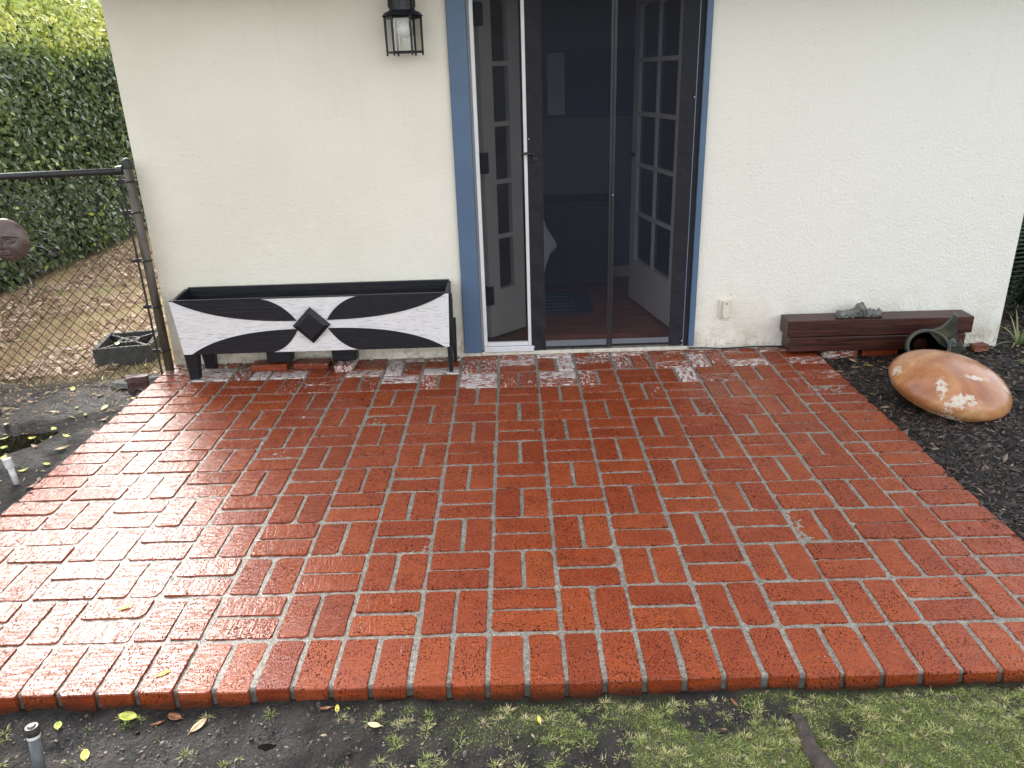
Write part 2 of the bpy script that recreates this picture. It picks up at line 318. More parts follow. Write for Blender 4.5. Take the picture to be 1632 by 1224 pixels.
M_['roomwall'] = simple('room_wall_paint', (0.20, 0.22, 0.27), 0.8, 0.04, 3, 0.03); M_['wood'] = simple('brown_wood_floor', (0.36, 0.13, 0.055), 0.4, 0.35, 6, 0.1, stretch=(1, 6, 1))
M_['cabinet'] = simple('dark_cabinet_wood', (0.025, 0.02, 0.02), 0.5, 0.3, 6, 0.1); M_['cloth'] = simple('white_cloth', (0.6, 0.6, 0.66), 0.8, 0.08, 9, 0.2)
M_['rugblue'] = simple('navy_rug', (0.05, 0.075, 0.15), 0.9, 0.2, 60, 0.3); M_['rugpale'] = simple('pale_rug_stripe', (0.25, 0.29, 0.36), 0.9, 0.2, 60, 0.3)
M_['sillstone'] = simple('painted_threshold', (0.55, 0.51, 0.42), 0.7, 0.2, 30, 0.4)
M_['water'] = simple('puddle_water', (0.008, 0.006, 0.004), 0.03, 0.2, 3, 0.02, spec=0.6)
M_['bulb'] = simple('frosted_bulb', (0.7, 0.7, 0.66), 0.3, 0.03, 5, 0)
M_['hedge'] = mat_leafy('hedge_leaf', [(0.0, (0.044, 0.072, 0.038)), (0.35, (0.125, 0.185, 0.080)), (0.62, (0.23, 0.31, 0.095)), (0.8, (0.36, 0.44, 0.10)), (1.0, (0.58, 0.60, 0.16))], 0.3, 0.26)
M_['grass'] = mat_leafy('grass_blade', [(0.0, (0.10, 0.14, 0.03)), (0.4, (0.22, 0.29, 0.065)), (0.7, (0.40, 0.42, 0.15)), (1.0, (0.56, 0.47, 0.26))], 0.25, 0.5)
M_['drygrass'] = mat_leafy('dry_grass_blade', [(0.0, (0.30, 0.19, 0.11)), (0.4, (0.56, 0.41, 0.24)), (0.7, (0.66, 0.53, 0.32)), (1.0, (0.40, 0.43, 0.17))], 0.25, 0.6)
M_['chip'] = mat_leafy('mulch_chip', [(0.0, (0.009, 0.007, 0.0055)), (0.35, (0.034, 0.022, 0.016)), (0.65, (0.10, 0.062, 0.042)), (1.0, (0.38, 0.29, 0.19))], 0.0, 0.5)
M_['strap'] = mat_leafy('strap_leaf', [(0.0, (0.03, 0.06, 0.02)), (0.6, (0.10, 0.16, 0.05)), (1.0, (0.36, 0.36, 0.16))], 0.25, 0.4)
M_['fern'] = mat_leafy('fern_leaf', [(0.0, (0.012, 0.035, 0.012)), (1.0, (0.03, 0.075, 0.025))], 0.2, 0.35)

# ------------------------------------------------------------------ the ground: one sheet out to the horizon
U = 0.213                                    # one basket-weave module
YW = 2.412                                   # face of the house wall
PX0, PX1, PY0 = -9 * U, 8.5 * U, -1 * U      # patio outline
def axis(lo, hi, step, far, g=1.35):
    mid = np.arange(lo, hi + 1e-6, step); out = [hi]; s = step
    while out[-1] < far: s *= g; out.append(out[-1] + s)
    inn = [lo]; s = step
    while inn[-1] > -far: s *= g; inn.append(inn[-1] - s)
    return np.concatenate([inn[:0:-1], mid, out[1:]])
def ground_h(X, Y):
    h = -0.062 + 0.030 * (fbm(X * 1.7 + 5, Y * 1.7 + 3, 4) - 0.5) + 0.028 * (fbm(X * 9, Y * 9, 3) - 0.5) + 0.012 * (fbm(X * 40, Y * 40, 2) - 0.5)
    mulch = sstep(1.85, 1.75, 0 * X) * 0 + sstep(PX1 - 0.12, PX1 + 0.05, X) * sstep(-0.35, 0.1, Y)
    h = h + mulch * (0.026 + 0.02 * (fbm(X * 22 + 9, Y * 22, 3) - 0.5))
    lawn = sstep(2.25, 2.7, Y + 0.35 * (fbm(X * 2, Y * 2, 3) - 0.5)) * sstep(-1.5, -1.8, X)
    h = h + lawn * 0.015
    pl = np.exp(-(((X + 2.45) / 0.26) ** 2 + ((Y - 1.55 - 0.55 * (X + 2.45)) / 0.16) ** 2)); h = h - 0.075 * pl
    h = h - 0.03 * np.exp(-(((X + 1.16) / 0.2) ** 2 + ((Y + 0.33) / 0.05) ** 2)) - 0.018 * np.exp(-(((X + 0.55) / 0.1) ** 2 + ((Y + 0.33) / 0.03) ** 2))
    moss = sstep(-0.15, -0.3, Y) * sstep(-0.5, 0.9, X + 0.8 * (fbm(X * 4 + 3, Y * 4, 3) - 0.5)); moss = moss * sstep(0.38, 0.6, fbm(X * 7 + 1, Y * 7 + 5, 3) + 0.22 * sstep(0.3, 1.2, X))
    h = h + 0.014 * sstep(-0.05, -0.2, Y) * sstep(-1.6, -1.2, X) + 0.012 * moss + 0.03 * sstep(1.0, 1.7, X) * sstep(-0.1, -0.3, Y)
    inside = (X > PX0 + 0.05) & (X < 2.86) & (Y > PY0 + 0.05) & (Y < 6.4) & ~((X > PX1 - 0.05) & (Y < YW + 0.03))
    h = np.where(inside, np.minimum(h, -0.085), h)
    h = np.where(np.maximum(np.abs(X), np.abs(Y)) > 14, -0.06, h)
    return h, mulch, lawn, moss, pl
xs = axis(-3.4, 3.3, 0.016, 150); ys = axis(-0.75, 3.2, 0.016, 150)
GX, GY = np.meshgrid(xs, ys); H, g_mulch, g_lawn, g_moss, g_pl = ground_h(GX, GY)
nx, ny = len(xs), len(ys); idx = np.arange(nx * ny).reshape(ny, nx)
F = np.stack([idx[:-1, :-1].ravel(), idx[:-1, 1:].ravel(), idx[1:, 1:].ravel(), idx[1:, :-1].ravel()], 1)
me = np_mesh('ground', np.stack([GX.ravel(), GY.ravel(), H.ravel()], 1), F, M_['ground'], True)
vattr(me, 'mulch', g_mulch.ravel()); vattr(me, 'lawn', np.maximum(g_lawn, (GY > 12) * 1.0).ravel()); vattr(me, 'moss', np.clip(g_moss, 0, 1).ravel()); vattr(me, 'mud', np.zeros(nx * ny))
wet = sstep(0.42, 0.62, fbm(GX * 3 + 11, GY * 3 + 2, 4)) * (1 - g_lawn) * (1 - 0.6 * g_mulch); vattr(me, 'wet', wet.ravel())
tag(link('ground', me), kind='structure')
def hz(x, y): return float(ground_h(np.array([x]), np.array([y]))[0][0])
def puddle(cx, cy, rx, ry, z, lab):
    m = MB(); n = 28
    vs = [(cx, cy, z)] + [(cx + rx * math.cos(2 * math.pi * k / n), cy + ry * math.sin(2 * math.pi * k / n), z) for k in range(n)]
    m.add(vs, [(0, 1 + k, 1 + (k + 1) % n) for k in range(n)])
    return tag(m.build('puddle', M_['water']), label=lab, kind='structure')
puddle(-2.45, 1.55, 0.55, 0.5, -0.092, 'dark shallow puddle with leaves in the mud left of the patio')
puddle(-1.16, -0.34, 0.22, 0.075, -0.0815, 'small puddle in the mud around the sprinkler riser')
puddle(-0.55, -0.33, 0.12, 0.05, -0.064, 'narrow puddle in the mud below the patio edge')

# ------------------------------------------------------------------ patio: mortar bed with every brick set into it
mx = np.arange(PX0 + 0.014, PX1 - 0.012, 0.0075); my = np.arange(PY0 + 0.014, YW - 0.001, 0.0075)
BX, BY = np.meshgrid(mx, my); bh = -0.0046 + 0.0042 * (fbm(BX * 75, BY * 75, 2) - 0.5) + 0.0028 * (fbm(BX * 14 + 7, BY * 14, 2) - 0.5)
bh = bh + 0.0 * sstep(0.76, 0.86, fbm(BX * 9 + 40, BY * 9 + 13, 2))
edge = np.zeros_like(bh, bool); edge[0, :] = True; edge[-1, :] = True; edge[:, 0] = True; edge[:, -1] = True
bh[edge] = -0.085
ix = np.arange(bh.size).reshape(bh.shape); F = np.stack([ix[:-1, :-1].ravel(), ix[:-1, 1:].ravel(), ix[1:, 1:].ravel(), ix[1:, :-1].ravel()], 1)
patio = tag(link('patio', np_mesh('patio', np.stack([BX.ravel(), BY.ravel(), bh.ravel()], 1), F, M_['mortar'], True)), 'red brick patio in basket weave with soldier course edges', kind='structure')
def brick_geo(L, W, Hh, r, seed):
    q = random.Random(seed); pts = []; low = []
    for cx, cy, a0 in ((1, 1, 0), (-1, 1, 90), (-1, -1, 180), (1, -1, 270)):
        rr = min(q.uniform(0.004, 0.011) if q.random() > 0.09 else q.uniform(0.014, 0.026), W * 0.4, L * 0.4)
        for a in (0, 45, 90):
            aa = R(a0 + a); rl = min(rr, 0.009); pts.append([cx * (L / 2 - rr) + rr * math.cos(aa), cy * (W / 2 - rr) + rr * math.sin(aa)]); low.append([cx * (L / 2 - rl) + rl * math.cos(aa), cy * (W / 2 - rl) + rl * math.sin(aa)])
        if cy == 1 and cx == 1: pts.append([q.uniform(-0.2, 0.2) * L, W / 2 + q.uniform(-0.0018, 0.001)]); low.append(list(pts[-1]))
        if cy == -1 and cx == -1: pts.append([q.uniform(-0.2, 0.2) * L, -W / 2 - q.uniform(-0.0018, 0.001)]); low.append(list(pts[-1]))
    for p in pts: p[0] += q.uniform(-0.0013, 0.0013); p[1] += q.uniform(-0.0013, 0.0013)
    n = len(pts); tx, ty, tz = q.gauss(0, 0.008), q.gauss(0, 0.010), q.gauss(0, 0.0011)
    V = []
    for k, (ins, z) in enumerate(((0.0026, 0.0), (0.0, -0.0036), (0.0, -Hh))):
        for x, y in (pts if k < 2 else low):
            s = 1 - ins / (math.hypot(x, y) + 1e-6); X, Y = x * s, y * s
            V.append((X, Y, z + (tx * X + ty * Y + tz if k < 2 else 0)))
    Fs = [tuple(range(n))]
    for k in range(2): Fs += [(k * n + (i + 1) % n, k * n + i, (k + 1) * n + i, (k + 1) * n + (i + 1) % n) for i in range(n)]
    return V, Fs
J = 0.0148
bricks = []                                   # centre x, y, size x, size y, whiteness
def put(x0, x1, y0, y1, white):
    dj = rnd.gauss(0, 0.0012)
    bricks.append(((x0 + x1) / 2 + rnd.gauss(0, 0.0012), (y0 + y1) / 2 + rnd.gauss(0, 0.0012), x1 - x0 - J + dj, y1 - y0 - J + dj, white))
def whiteness(cx, r):
    if r >= 10.9: return rnd.uniform(0.2, 0.85)
    if r >= 9.9: return rnd.choice((0.1, 0.4, 0.55, 0.7, 0.8, 0.9))
    if r >= 8.9: return rnd.choice((0.0, 0.2, 0.4, 0.55, 0.7, 0.85)) * (1.0 if cx < 5 else 0.7)
    if r >= 7.9: return rnd.choice((0.0, 0.05, 0.1, 0.2, 0.35, 0.5))
    if r >= 5.9: return rnd.choice((0.0, 0.0, 0.05, 0.1, 0.18, 0.3))
    if r < 0: return rnd.choice((0.0, 0.05, 0.1, 0.2))
    return rnd.choice((0.0, 0.0, 0.0, 0.04, 0.1))
for r in range(0, 11):
    for c in range(-8, 8):
        x0, y0 = c * U, r * U
        if c == 7:
            if (c + r) % 2: put(x0, x0 + U / 2, y0, y0 + U, whiteness(c, r))
            else:
                for k in (0, 1): put(x0, x0 + U / 2, y0 + k * U / 2, y0 + (k + 1) * U / 2, whiteness(c, r))
        elif (c + r) % 2 == 0:
            for k in (0, 1): put(x0, x0 + U, y0 + k * U / 2, y0 + (k + 1) * U / 2, whiteness(c, r))
        else:
            for k in (0, 1): put(x0 + k * U / 2, x0 + (k + 1) * U / 2, y0, y0 + U, whiteness(c, r))
    for k in (0, 1):
        put(-9 * U, -8 * U, r * U + k * U / 2, r * U + (k + 1) * U / 2, whiteness(-8, r)); put(7.5 * U, 8.5 * U, r * U + k * U / 2, r * U + (k + 1) * U / 2, whiteness(8, r))
for c in range(-9, 8):                        # cut course against the wall
    x0 = c * U
    if (c + 11) % 2 == 0 or c == -9: put(x0, x0 + U, 11 * U, YW + 0.006, whiteness(c, 11))
    else:
        for k in (0, 1): put(x0 + k * U / 2, x0 + (k + 1) * U / 2, 11 * U, YW + 0.006, whiteness(c, 11))
put(8 * U, 8.5 * U, 11 * U, YW + 0.006, 0.2)
for k in range(-18, 17): put(k * U / 2, (k + 1) * U / 2, -U, 0, whiteness(k / 2, -1))
def screen_area(b):
    x, y, sx, sy, _ = b; P = []
    for dx, dy in ((-1, -1), (1, -1), (1, 1), (-1, 1)):
        d = RM @ (Vector((x + dx * sx / 2, y + dy * sy / 2, 0)) - CAM)
        if d.z < 0.05: return 0
        P.append((816 + 1234 * d.x / d.z, 612 + 1234 * d.y / d.z))
    if all(p[0] < 0 for p in P) or all(p[1] > 1224 for p in P) or all(p[0] > 1632 for p in P): return 0
    a = 0
    for i in range(4): a += P[i][0] * P[(i + 1) % 4][1] - P[(i + 1) % 4][0] * P[i][1]
    return abs(a) / 2
bricks.sort(key=screen_area, reverse=True)
def brick_arrays(b, seed, long_face=False):
    x, y, sx, sy, w = b; vert = sy > sx; L, W = (sy, sx) if vert else (sx, sy)
    V, Fs = brick_geo(L, W, 0.088, 0.006, seed); q = random.Random(seed + 999); ox, oy = q.uniform(-50, 50), q.uniform(-50, 50)
    uv = [(v[0] + ox + (v[2] if v[2] < -0.02 else 0), v[1] + oy) for v in V]
    if long_face: uv = [(v[0] + ox, v[1] + oy + (v[2] if v[2] < -0.02 else 0)) for v in V]
    V = [(-v[1], v[0], v[2]) for v in V] if vert else V
    return V, Fs, uv, q.random(), w
def brick_mesh(V, Fs, uv, tone, white):
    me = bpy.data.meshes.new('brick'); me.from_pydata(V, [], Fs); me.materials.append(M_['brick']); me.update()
    ul = me.uv_layers.new(name='UVMap'); vi = np.zeros(len(me.loops), np.int32); me.loops.foreach_get('vertex_index', vi)
    ul.data.foreach_set('uv', np.asarray(uv, np.float32)[vi].ravel()); vattr(me, 'tone', tone); vattr(me, 'white', white); return me
def brick_object(b, seed, name='brick', parent=patio):
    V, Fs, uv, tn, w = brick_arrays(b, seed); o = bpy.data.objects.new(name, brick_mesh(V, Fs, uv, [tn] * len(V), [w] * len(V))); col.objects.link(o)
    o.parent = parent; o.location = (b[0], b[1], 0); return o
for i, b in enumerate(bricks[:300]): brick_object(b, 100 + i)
AV, AF, AU, AT, AW = [], [], [], [], []
for i, b in enumerate(bricks[300:]):
    V, Fs, uv, tn, w = brick_arrays(b, 1000 + i); k = len(AV)
    AV += [(v[0] + b[0], v[1] + b[1], v[2]) for v in V]; AF += [tuple(j + k for j in f) for f in Fs]; AU += uv; AT += [tn] * len(V); AW += [w] * len(V)
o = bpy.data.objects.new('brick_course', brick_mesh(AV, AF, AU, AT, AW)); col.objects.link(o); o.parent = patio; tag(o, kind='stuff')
def loose_brick(x, y, z, rz, label, white, tone_seed, Hh=0.058, group=None):
    V, Fs, uv, tn, w = brick_arrays((0, 0, 0.2, 0.095, white), tone_seed, abs(rz) < 1); V = [(v[0], v[1], v[2] * (Hh / 0.088) if v[2] < -0.02 else v[2]) for v in V]
    n = len(V) // 3; Fs = Fs + [tuple(range(3 * n - 1, 2 * n - 1, -1))]
    o = bpy.data.objects.new('loose_brick', brick_mesh(V, Fs, uv, [tn] * len(V), [white] * len(V))); col.objects.link(o)
    o.location = (x, y, z + Hh); o.rotation_euler.z = rz; return tag(o, label, 'brick', group)
loose_brick(-1.30, 2.30, 0.003, 0.02, 'loose red brick lying lengthwise under the left half of the planter', 0.25, 501, 0.035)
loose_brick(-1.065, 2.315, 0.003, -0.01, 'loose whitish brick under the middle of the planter', 0.45, 502, 0.03)
loose_brick(-0.865, 2.30, 0.003, R(88), 'loose brick standing end-on with a white painted end under the planter', 0.8, 503, 0.035)
loose_brick(1.93, 2.325, -0.045, 0.02, 'whitewashed brick under the stained timbers beside the patio corner', 0.75, 504)
loose_brick(2.16, 2.33, -0.045, 0.0, 'clean red brick under the stained timbers nearest the fish pot', 0.05, 505)

# ------------------------------------------------------------------ house: wall with its doorway, eave, room
HX0, HX1, HY1, HZ = -1.893, 2.888, 6.4, 2.24
DX0, DX1, DZ0, DZ1 = -0.10, 1.096, 0.026, 2.00
house = thing('house', (0.5, YW, 0), 'cream stucco house wall with an open blue framed doorway', 'house')
m = MB(); T = 0.14
def wallgrid(m, x0, x1, z0, z1, y0, y1): m.box(x0, x1, y0, y1, z0, z1)
wallgrid(m, HX0, DX0, -0.09, HZ, YW, YW + T); wallgrid(m, DX1, HX1, -0.09, HZ, YW, YW + T); wallgrid(m, DX0, DX1, DZ1, HZ, YW, YW + T); wallgrid(m, DX0, DX1, -0.09, 0.0, YW, YW + T)
m.box(HX0, HX0 + T, YW + T, HY1, -0.09, HZ); m.box(HX1 - T, HX1, YW + T, HY1, -0.09, HZ); m.box(HX0, HX1, HY1, HY1 + T, -0.09, HZ)
wall_o = m.build('wall', M_['stucco'], house)
MB().box(HX0 - 0.25, HX1 + 0.35, YW - 0.42, HY1 + 0.4, HZ - 0.12, HZ - 0.04).build('soffit', M_['soffit'], house)
MB().box(HX0 - 0.27, HX1 + 0.37, YW - 0.46, YW - 0.42, HZ - 0.16, HZ + 0.06).build('fascia', M_['white'], house)
MB().prism([(HX0 - 0.3, HZ - 0.04), (HX1 + 0.4, HZ - 0.04), (HX1 + 0.4, HZ + 0.05), ((HX0 + HX1) / 2, HZ + 1.1), (HX0 - 0.3, HZ + 0.05)], YW - 0.45, HY1 + 0.4).build('roof', M_['roof'], house)
# blue door casing
fr = MB().box(-0.197, -0.098, YW - 0.022, YW + 0.03, 0.024, 2.01, bev=0.003).build('door_trim', M_['blue'], house)
MB().box(1.094, 1.126, YW - 0.022, YW + 0.03, 0.028, 2.01, bev=0.003).build('door_trim', M_['blue'], house)
MB().box(-0.197, 1.126, YW - 0.024, YW + 0.03, 2.0105, 2.08, bev=0.003).build('door_trim', M_['blue'], house)
MB().box(DX0, DX1, YW - 0.012, YW + T, 0.001, 0.024, bev=0.004).build('threshold', M_['sillstone'], house)
# jambs, track strips
MB().box(DX0 + 0.001, DX0 + 0.03, YW + 0.031, YW + T, 0.025, DZ1).build('door_jamb', M_['doorwhite'], house)
MB().box(DX1 - 0.03, DX1 - 0.001, YW + 0.031, YW + T, 0.025, DZ1).build('door_jamb', M_['doorwhite'], house)
MB().box(1.066, 1.0935, YW - 0.006, YW + 0.028, 0.026, 1.999).build('track_strip', M_['fabric'], house)
MB().box(1.054, 1.0655, YW - 0.010, YW + 0.02, 0.026, 1.999).build('track_bead', simple('pale_blue_bead', (0.22, 0.27, 0.38), 0.4, 0.05, 8, 0), house)
# narrow white screen panel at the left of the opening
sp = MB().box(-0.084, -0.064, YW - 0.014, YW + 0.012, 0.06, 1.999, bev=0.002).box(0.172, 0.190, YW - 0.014, YW + 0.012, 0.06, 1.999, bev=0.002).box(-0.0635, 0.1715, YW - 0.0135, YW + 0.0115, 0.061, 0.083).box(-0.0635, 0.1715, YW - 0.0135, YW + 0.0115, 1.978, 1.998).build('screen_frame', M_['white'], house)
MB().box(-0.062, 0.170, YW - 0.003, YW - 0.0015, 0.085, 1.977).build('screen_mesh', M_['screen2'], sp)
MB().box(-0.084, 0.203, YW - 0.020, YW + 0.012, 0.0245, 0.0575, bev=0.003).build('screen_track', M_['white'], house)
hd = MB().tube([(0.160, YW - 0.022, 1.118), (0.168, YW - 0.034, 1.128), (0.19, YW - 0.038, 1.131), (0.222, YW - 0.036, 1.128), (0.243, YW - 0.028, 1.112)], 0.0065, 6).box(0.218, 0.248, YW - 0.024, YW - 0.016, 1.088, 1.126, bev=0.002).build('latch', M_['black'], house)
# room behind
room = MB().box(-1.0, 2.2, 3.92, 3.97, 0.05, 2.2).box(-1.05, -1.0, YW + T, 3.97, 0.05, 2.2).box(2.2, 2.25, YW + T, 3.97, 0.05, 2.2).box(-1.05, 2.25, YW + T, 3.97, 2.12, 2.18)
room.build('room_wall', M_['roomwall'], house)
MB().box(-1.0, 2.2, YW + T + 0.001, 3.92, 0.02, 0.065).build('room_floor', M_['wood'], house)
MB().box(-1.0, 2.2, 3.905, 3.9195, 0.066, 0.15).build('baseboard', M_['doorwhite'], house)
def french_door(hx, hy, ang, width, cols, name, glass0=0.36, rows=5, top=1.975, side=1):
    mt = Matrix.Translation((hx, hy, 0)) @ Matrix.Rotation(ang, 4, 'Z'); st = 0.085; z0 = 0.085; th = 0.04
    d = MB().box(0, st, -th / 2, th / 2, z0, top, mt).box(width - st, width, -th / 2, th / 2, z0, top, mt).box(st, width - st, -th / 2, th / 2, z0, glass0, mt).box(st, width - st, -th / 2, th / 2, top - 0.1, top, mt)
    door = d.build(name, M_['doorwhite'], house)
    gw = (width - 2 * st) / cols; gh = (top - 0.1 - glass0) / rows
    for r in range(1, rows): MB().box(st, width - st, -th * 0.42, th * 0.42, glass0 + r * gh - 0.012, glass0 + r * gh + 0.012, mt).build('muntin', M_['doorwhite'], door)
    for c in range(1, cols): MB().box(st + c * gw - 0.012, st + c * gw + 0.012, -th * 0.40, th * 0.40, glass0, top - 0.1, mt).build('muntin', M_['doorwhite'], door)
    for r in range(rows):
        for c in range(cols):
            MB().box(st + c * gw + 0.0125, st + (c + 1) * gw - 0.0125, -0.002, 0.002, glass0 + r * gh + 0.0125, glass0 + (r + 1) * gh - 0.0125, mt).build('pane', M_['glass'], door)
    for z in (0.28, 1.02, 1.75): MB().box(-0.014, 0.03, -th / 2 - 0.006, th / 2 + 0.006, z, z + 0.11, mt, 0.003).build('hinge', M_['black'], door)
    if cols > 1: MB().tube([mt @ Vector((width - 0.05, s * 0.055, 1.02)) for s in (-1, 1)], 0.012, 8).tube([mt @ Vector((width - 0.05, -0.055, 1.02)), mt @ Vector((width - 0.15, -0.06, 1.02))], 0.010, 6).build('handle', M_['black'], door)
    return door
french_door(1.045, YW + 0.13, R(101.5), 0.76, 2, 'french_door')
french_door(-0.055, YW + 0.085, R(44), 0.285, 1, 'side_door')
# things in the room
pic = thing('picture', (0.65, 3.9, 1.45), 'framed picture hanging on the wall of the dark room', 'picture')
MB().box(0.35, 0.97, 3.885, 3.918, 1.22, 1.24).box(0.35, 0.97, 3.885, 3.918, 1.64, 1.66).box(0.35, 0.37, 3.885, 3.918, 1.2405, 1.6395).box(0.95, 0.97, 3.885, 3.918, 1.2405, 1.6395).build('frame', M_['black'], pic)
MB().box(0.371, 0.49, 3.90, 3.917, 1.241, 1.639).build('mat_panel', M_['cloth'], pic); MB().box(0.491, 0.949, 3.90, 3.917, 1.241, 1.639).build('print', M_['rugblue'], pic)
cab = thing('cabinet', (0.55, 3.75, 0.065), 'dark low cabinet against the back wall of the room', 'cabinet')
MB().box(0.12, 0.80, 3.58, 3.90, 0.10, 0.66, bev=0.006).build('body', M_['cabinet'], cab); MB().box(0.10, 0.82, 3.56, 3.902, 0.661, 0.69, bev=0.004).build('top', M_['cabinet'], cab)
for i in range(2): MB().box(0.14 + i * 0.33, 0.45 + i * 0.33, 3.565, 3.579, 0.13, 0.63, bev=0.004).build('door', M_['cabinet'], cab)
rug = thing('rug', (0.4, 3.25, 0.066), 'navy striped rug on the wooden floor inside the doorway', 'rug')
MB().box(0.12, 0.61, 2.97, 3.53, 0.0655, 0.074, bev=0.002).build('pile', M_['rugblue'], rug)
for i in range(6): MB().box(0.18, 0.50, 3.03 + i * 0.08, 3.045 + i * 0.08, 0.0742, 0.0755).build('stripe', M_['rugpale'], rug)
cl = MB(); rows_ = 12
cv = []; cf = []
for i in range(rows_ + 1):
    t = i / rows_; z = 0.72 - 0.52 * t; wdt = 0.05 + 0.085 * math.exp(-((t - 0.42) / 0.2) ** 2) * (1 if t < 0.45 else 0.6)
    for k in range(5): cv.append((0.24 + wdt * k / 4, 3.0 + 0.012 * math.sin(k * 2 + i), z))
for i in range(rows_):
    for k in range(4): cf.append((i * 5 + k, i * 5 + k + 1, i * 5 + k + 6, i * 5 + k + 5))
towel = cl.add(cv, cf).build('hanging_cloth', M_['cloth'], None, (0.24, 3.0, 0.2), True); tag(towel, 'white cloth hanging beside the curtain edge in the doorway', 'cloth')
sm_ = towel.modifiers.new('solid', 'SOLIDIFY'); sm_.thickness = 0.006
# magnetic mesh curtain
cur = thing('mesh_curtain', (0.63, YW - 0.02, 0.03), 'black magnetic mesh curtain in two halves hanging in the doorway', 'curtain')
yc = YW - 0.012
def wavy(x0, x1, z0, z1, amp, seed, y=yc, th=0.003, nx=7, nz=60):
    q = random.Random(seed); m = MB(); v = []; f = []
    ph = [q.uniform(0, 6) for _ in range(4)]
    for j in range(nz + 1):
        z = z0 + (z1 - z0) * j / nz
        for i in range(nx + 1):
            u = i / nx; x = x0 + (x1 - x0) * u
            a = amp * (1.0 + 1.6 * max(0, 0.6 - z)) * math.sin(math.pi * u) ** 0.5 * (math.sin(z * 34 + ph[0] + 3 * u) * 0.5 + math.sin(z * 71 + ph[1] - 4 * u) * 0.35)
            v.append((x, y - a - 0.0002, z))
    for j in range(nz):
        for i in range(nx): k = j * (nx + 1) + i; f.append((k, k + 1, k + nx + 2, k + nx + 1))
    return m.add(v, f)
MB().box(0.2725, 0.6225, yc - 0.0008, yc + 0.0008, 0.085, 1.98).build('mesh_panel', M_['screen'], cur)
MB().box(0.6535, 0.9795, yc - 0.0008, yc + 0.0008, 0.085, 1.98).build('mesh_panel', M_['screen'], cur)
wavy(0.190, 0.272, 0.028, 1.999, 0.0055, 1).build('side_border', M_['fabric'], cur, smooth=True)
wavy(0.980, 1.062, 0.036, 1.999, 0.003, 2).build('side_border', M_['fabric'], cur, smooth=True)
wavy(0.623, 0.6365, 0.034, 1.98, 0.0015, 3, yc - 0.004, nx=3).build('centre_border', M_['black'], cur, smooth=True)
wavy(0.6395, 0.653, 0.034, 1.98, 0.0015, 4, yc - 0.004, nx=3).build('centre_border', M_['black'], cur, smooth=True)
MB().box(0.2725, 0.6225, yc - 0.002, yc + 0.002, 0.036, 0.0495).build('hem', M_['fabric'], cur); MB().box(0.6535, 0.9795, yc - 0.002, yc + 0.002, 0.041, 0.053).build('hem', M_['fabric'], cur)
MB().box(0.2725, 0.6225, yc - 0.0012, yc + 0.0012, 0.050, 0.0845).build('wet_hem', M_['hemweight'], cur); MB().box(0.6535, 0.9795, yc - 0.0012, yc + 0.0012, 0.0535, 0.0845).build('wet_hem', M_['hemweight'], cur)
for i, (x, z) in enumerate(((0.205, 0.05), (0.208, 0.43), (0.204, 0.86), (0.2, 1.2), (0.198, 1.55), (0.196, 1.78), (1.056, 0.06), (1.055, 0.52), (1.054, 1.02), (1.055, 1.38), (1.056, 1.72), (0.632, 0.42), (0.644, 0.9), (0.633, 1.5))):
    MB().tube([(x, yc - 0.001, z), (x, yc - 0.011, z)], [0.0034, 0.0024], 8).build('tack', M_['steel'] if i % 3 else M_['white'], cur)

# ------------------------------------------------------------------ wall fittings
lx, ly, lz = -0.398, YW - 0.130, 1.622
lan = thing('wall_lantern', (lx, YW, lz), 'black six-sided glass wall lantern beside the blue doorway', 'lantern')
hexp = [(lx + 0.087 * math.cos(R(60 * k)), ly + 0.087 * math.sin(R(60 * k))) for k in range(6)]
hb, ht = lz + 0.012, lz + 0.165
for k in range(6):
    a, b = Vector((*hexp[k], 0)), Vector((*hexp[(k + 1) % 6], 0))
    MB().tube([(a.x, a.y, hb - 0.016), (a.x, a.y, ht + 0.012)], [0.005, 0.0068], 6).build('corner_bar', M_['black'], lan)
    MB().tube([(a.x, a.y, hb), (b.x, b.y, hb)], 0.0052, 6).build('bottom_rail', M_['black'], lan); MB().tube([(a.x, a.y, ht), (b.x, b.y, ht)], 0.0052, 6).build('top_rail', M_['black'], lan)
    ai, bi = a.lerp(b, 0.07), a.lerp(b, 0.93)
    MB().add([(ai.x, ai.y, hb + 0.005), (bi.x, bi.y, hb + 0.005), (bi.x, bi.y, ht - 0.005), (ai.x, ai.y, ht - 0.005)], [(0, 1, 2, 3)]).build('pane', M_['lampglass'], lan)
mt = Matrix.Translation((lx, ly, 0))
MB().lathe([(0.10, ht + 0.006), (0.085, ht + 0.022), (0.062, ht + 0.032), (0.062, ht + 0.095), (0.05, ht + 0.12), (0.012, ht + 0.135), (0.012, ht + 0.17), (0.001, ht + 0.18)], 24, mt).build('cap', M_['black'], lan, smooth=False)
for k in range(12):
    a = R(30 * k); MB().tube([(lx + 0.0635 * math.cos(a), ly + 0.0635 * math.sin(a), ht + 0.045), (lx + 0.0635 * math.cos(a), ly + 0.0635 * math.sin(a), ht + 0.085)], 0.003, 5).build('vent_rib', M_['steel'], lan)
MB().lathe([(0.001, hb + 0.068), (0.018, hb + 0.07), (0.030, hb + 0.082), (0.034, hb + 0.10), (0.028, hb + 0.118), (0.014, hb + 0.135), (0.013, hb + 0.16)], 20, mt).build('bulb', M_['bulb'], lan, smooth=True)
MB().tube([(lx, ly, ht + 0.15), (lx, ly + 0.02, ht + 0.23), (lx, ly + 0.08, ht + 0.25), (lx, YW - 0.01, ht + 0.2)], 0.009, 8).build('arm', M_['black'], lan)
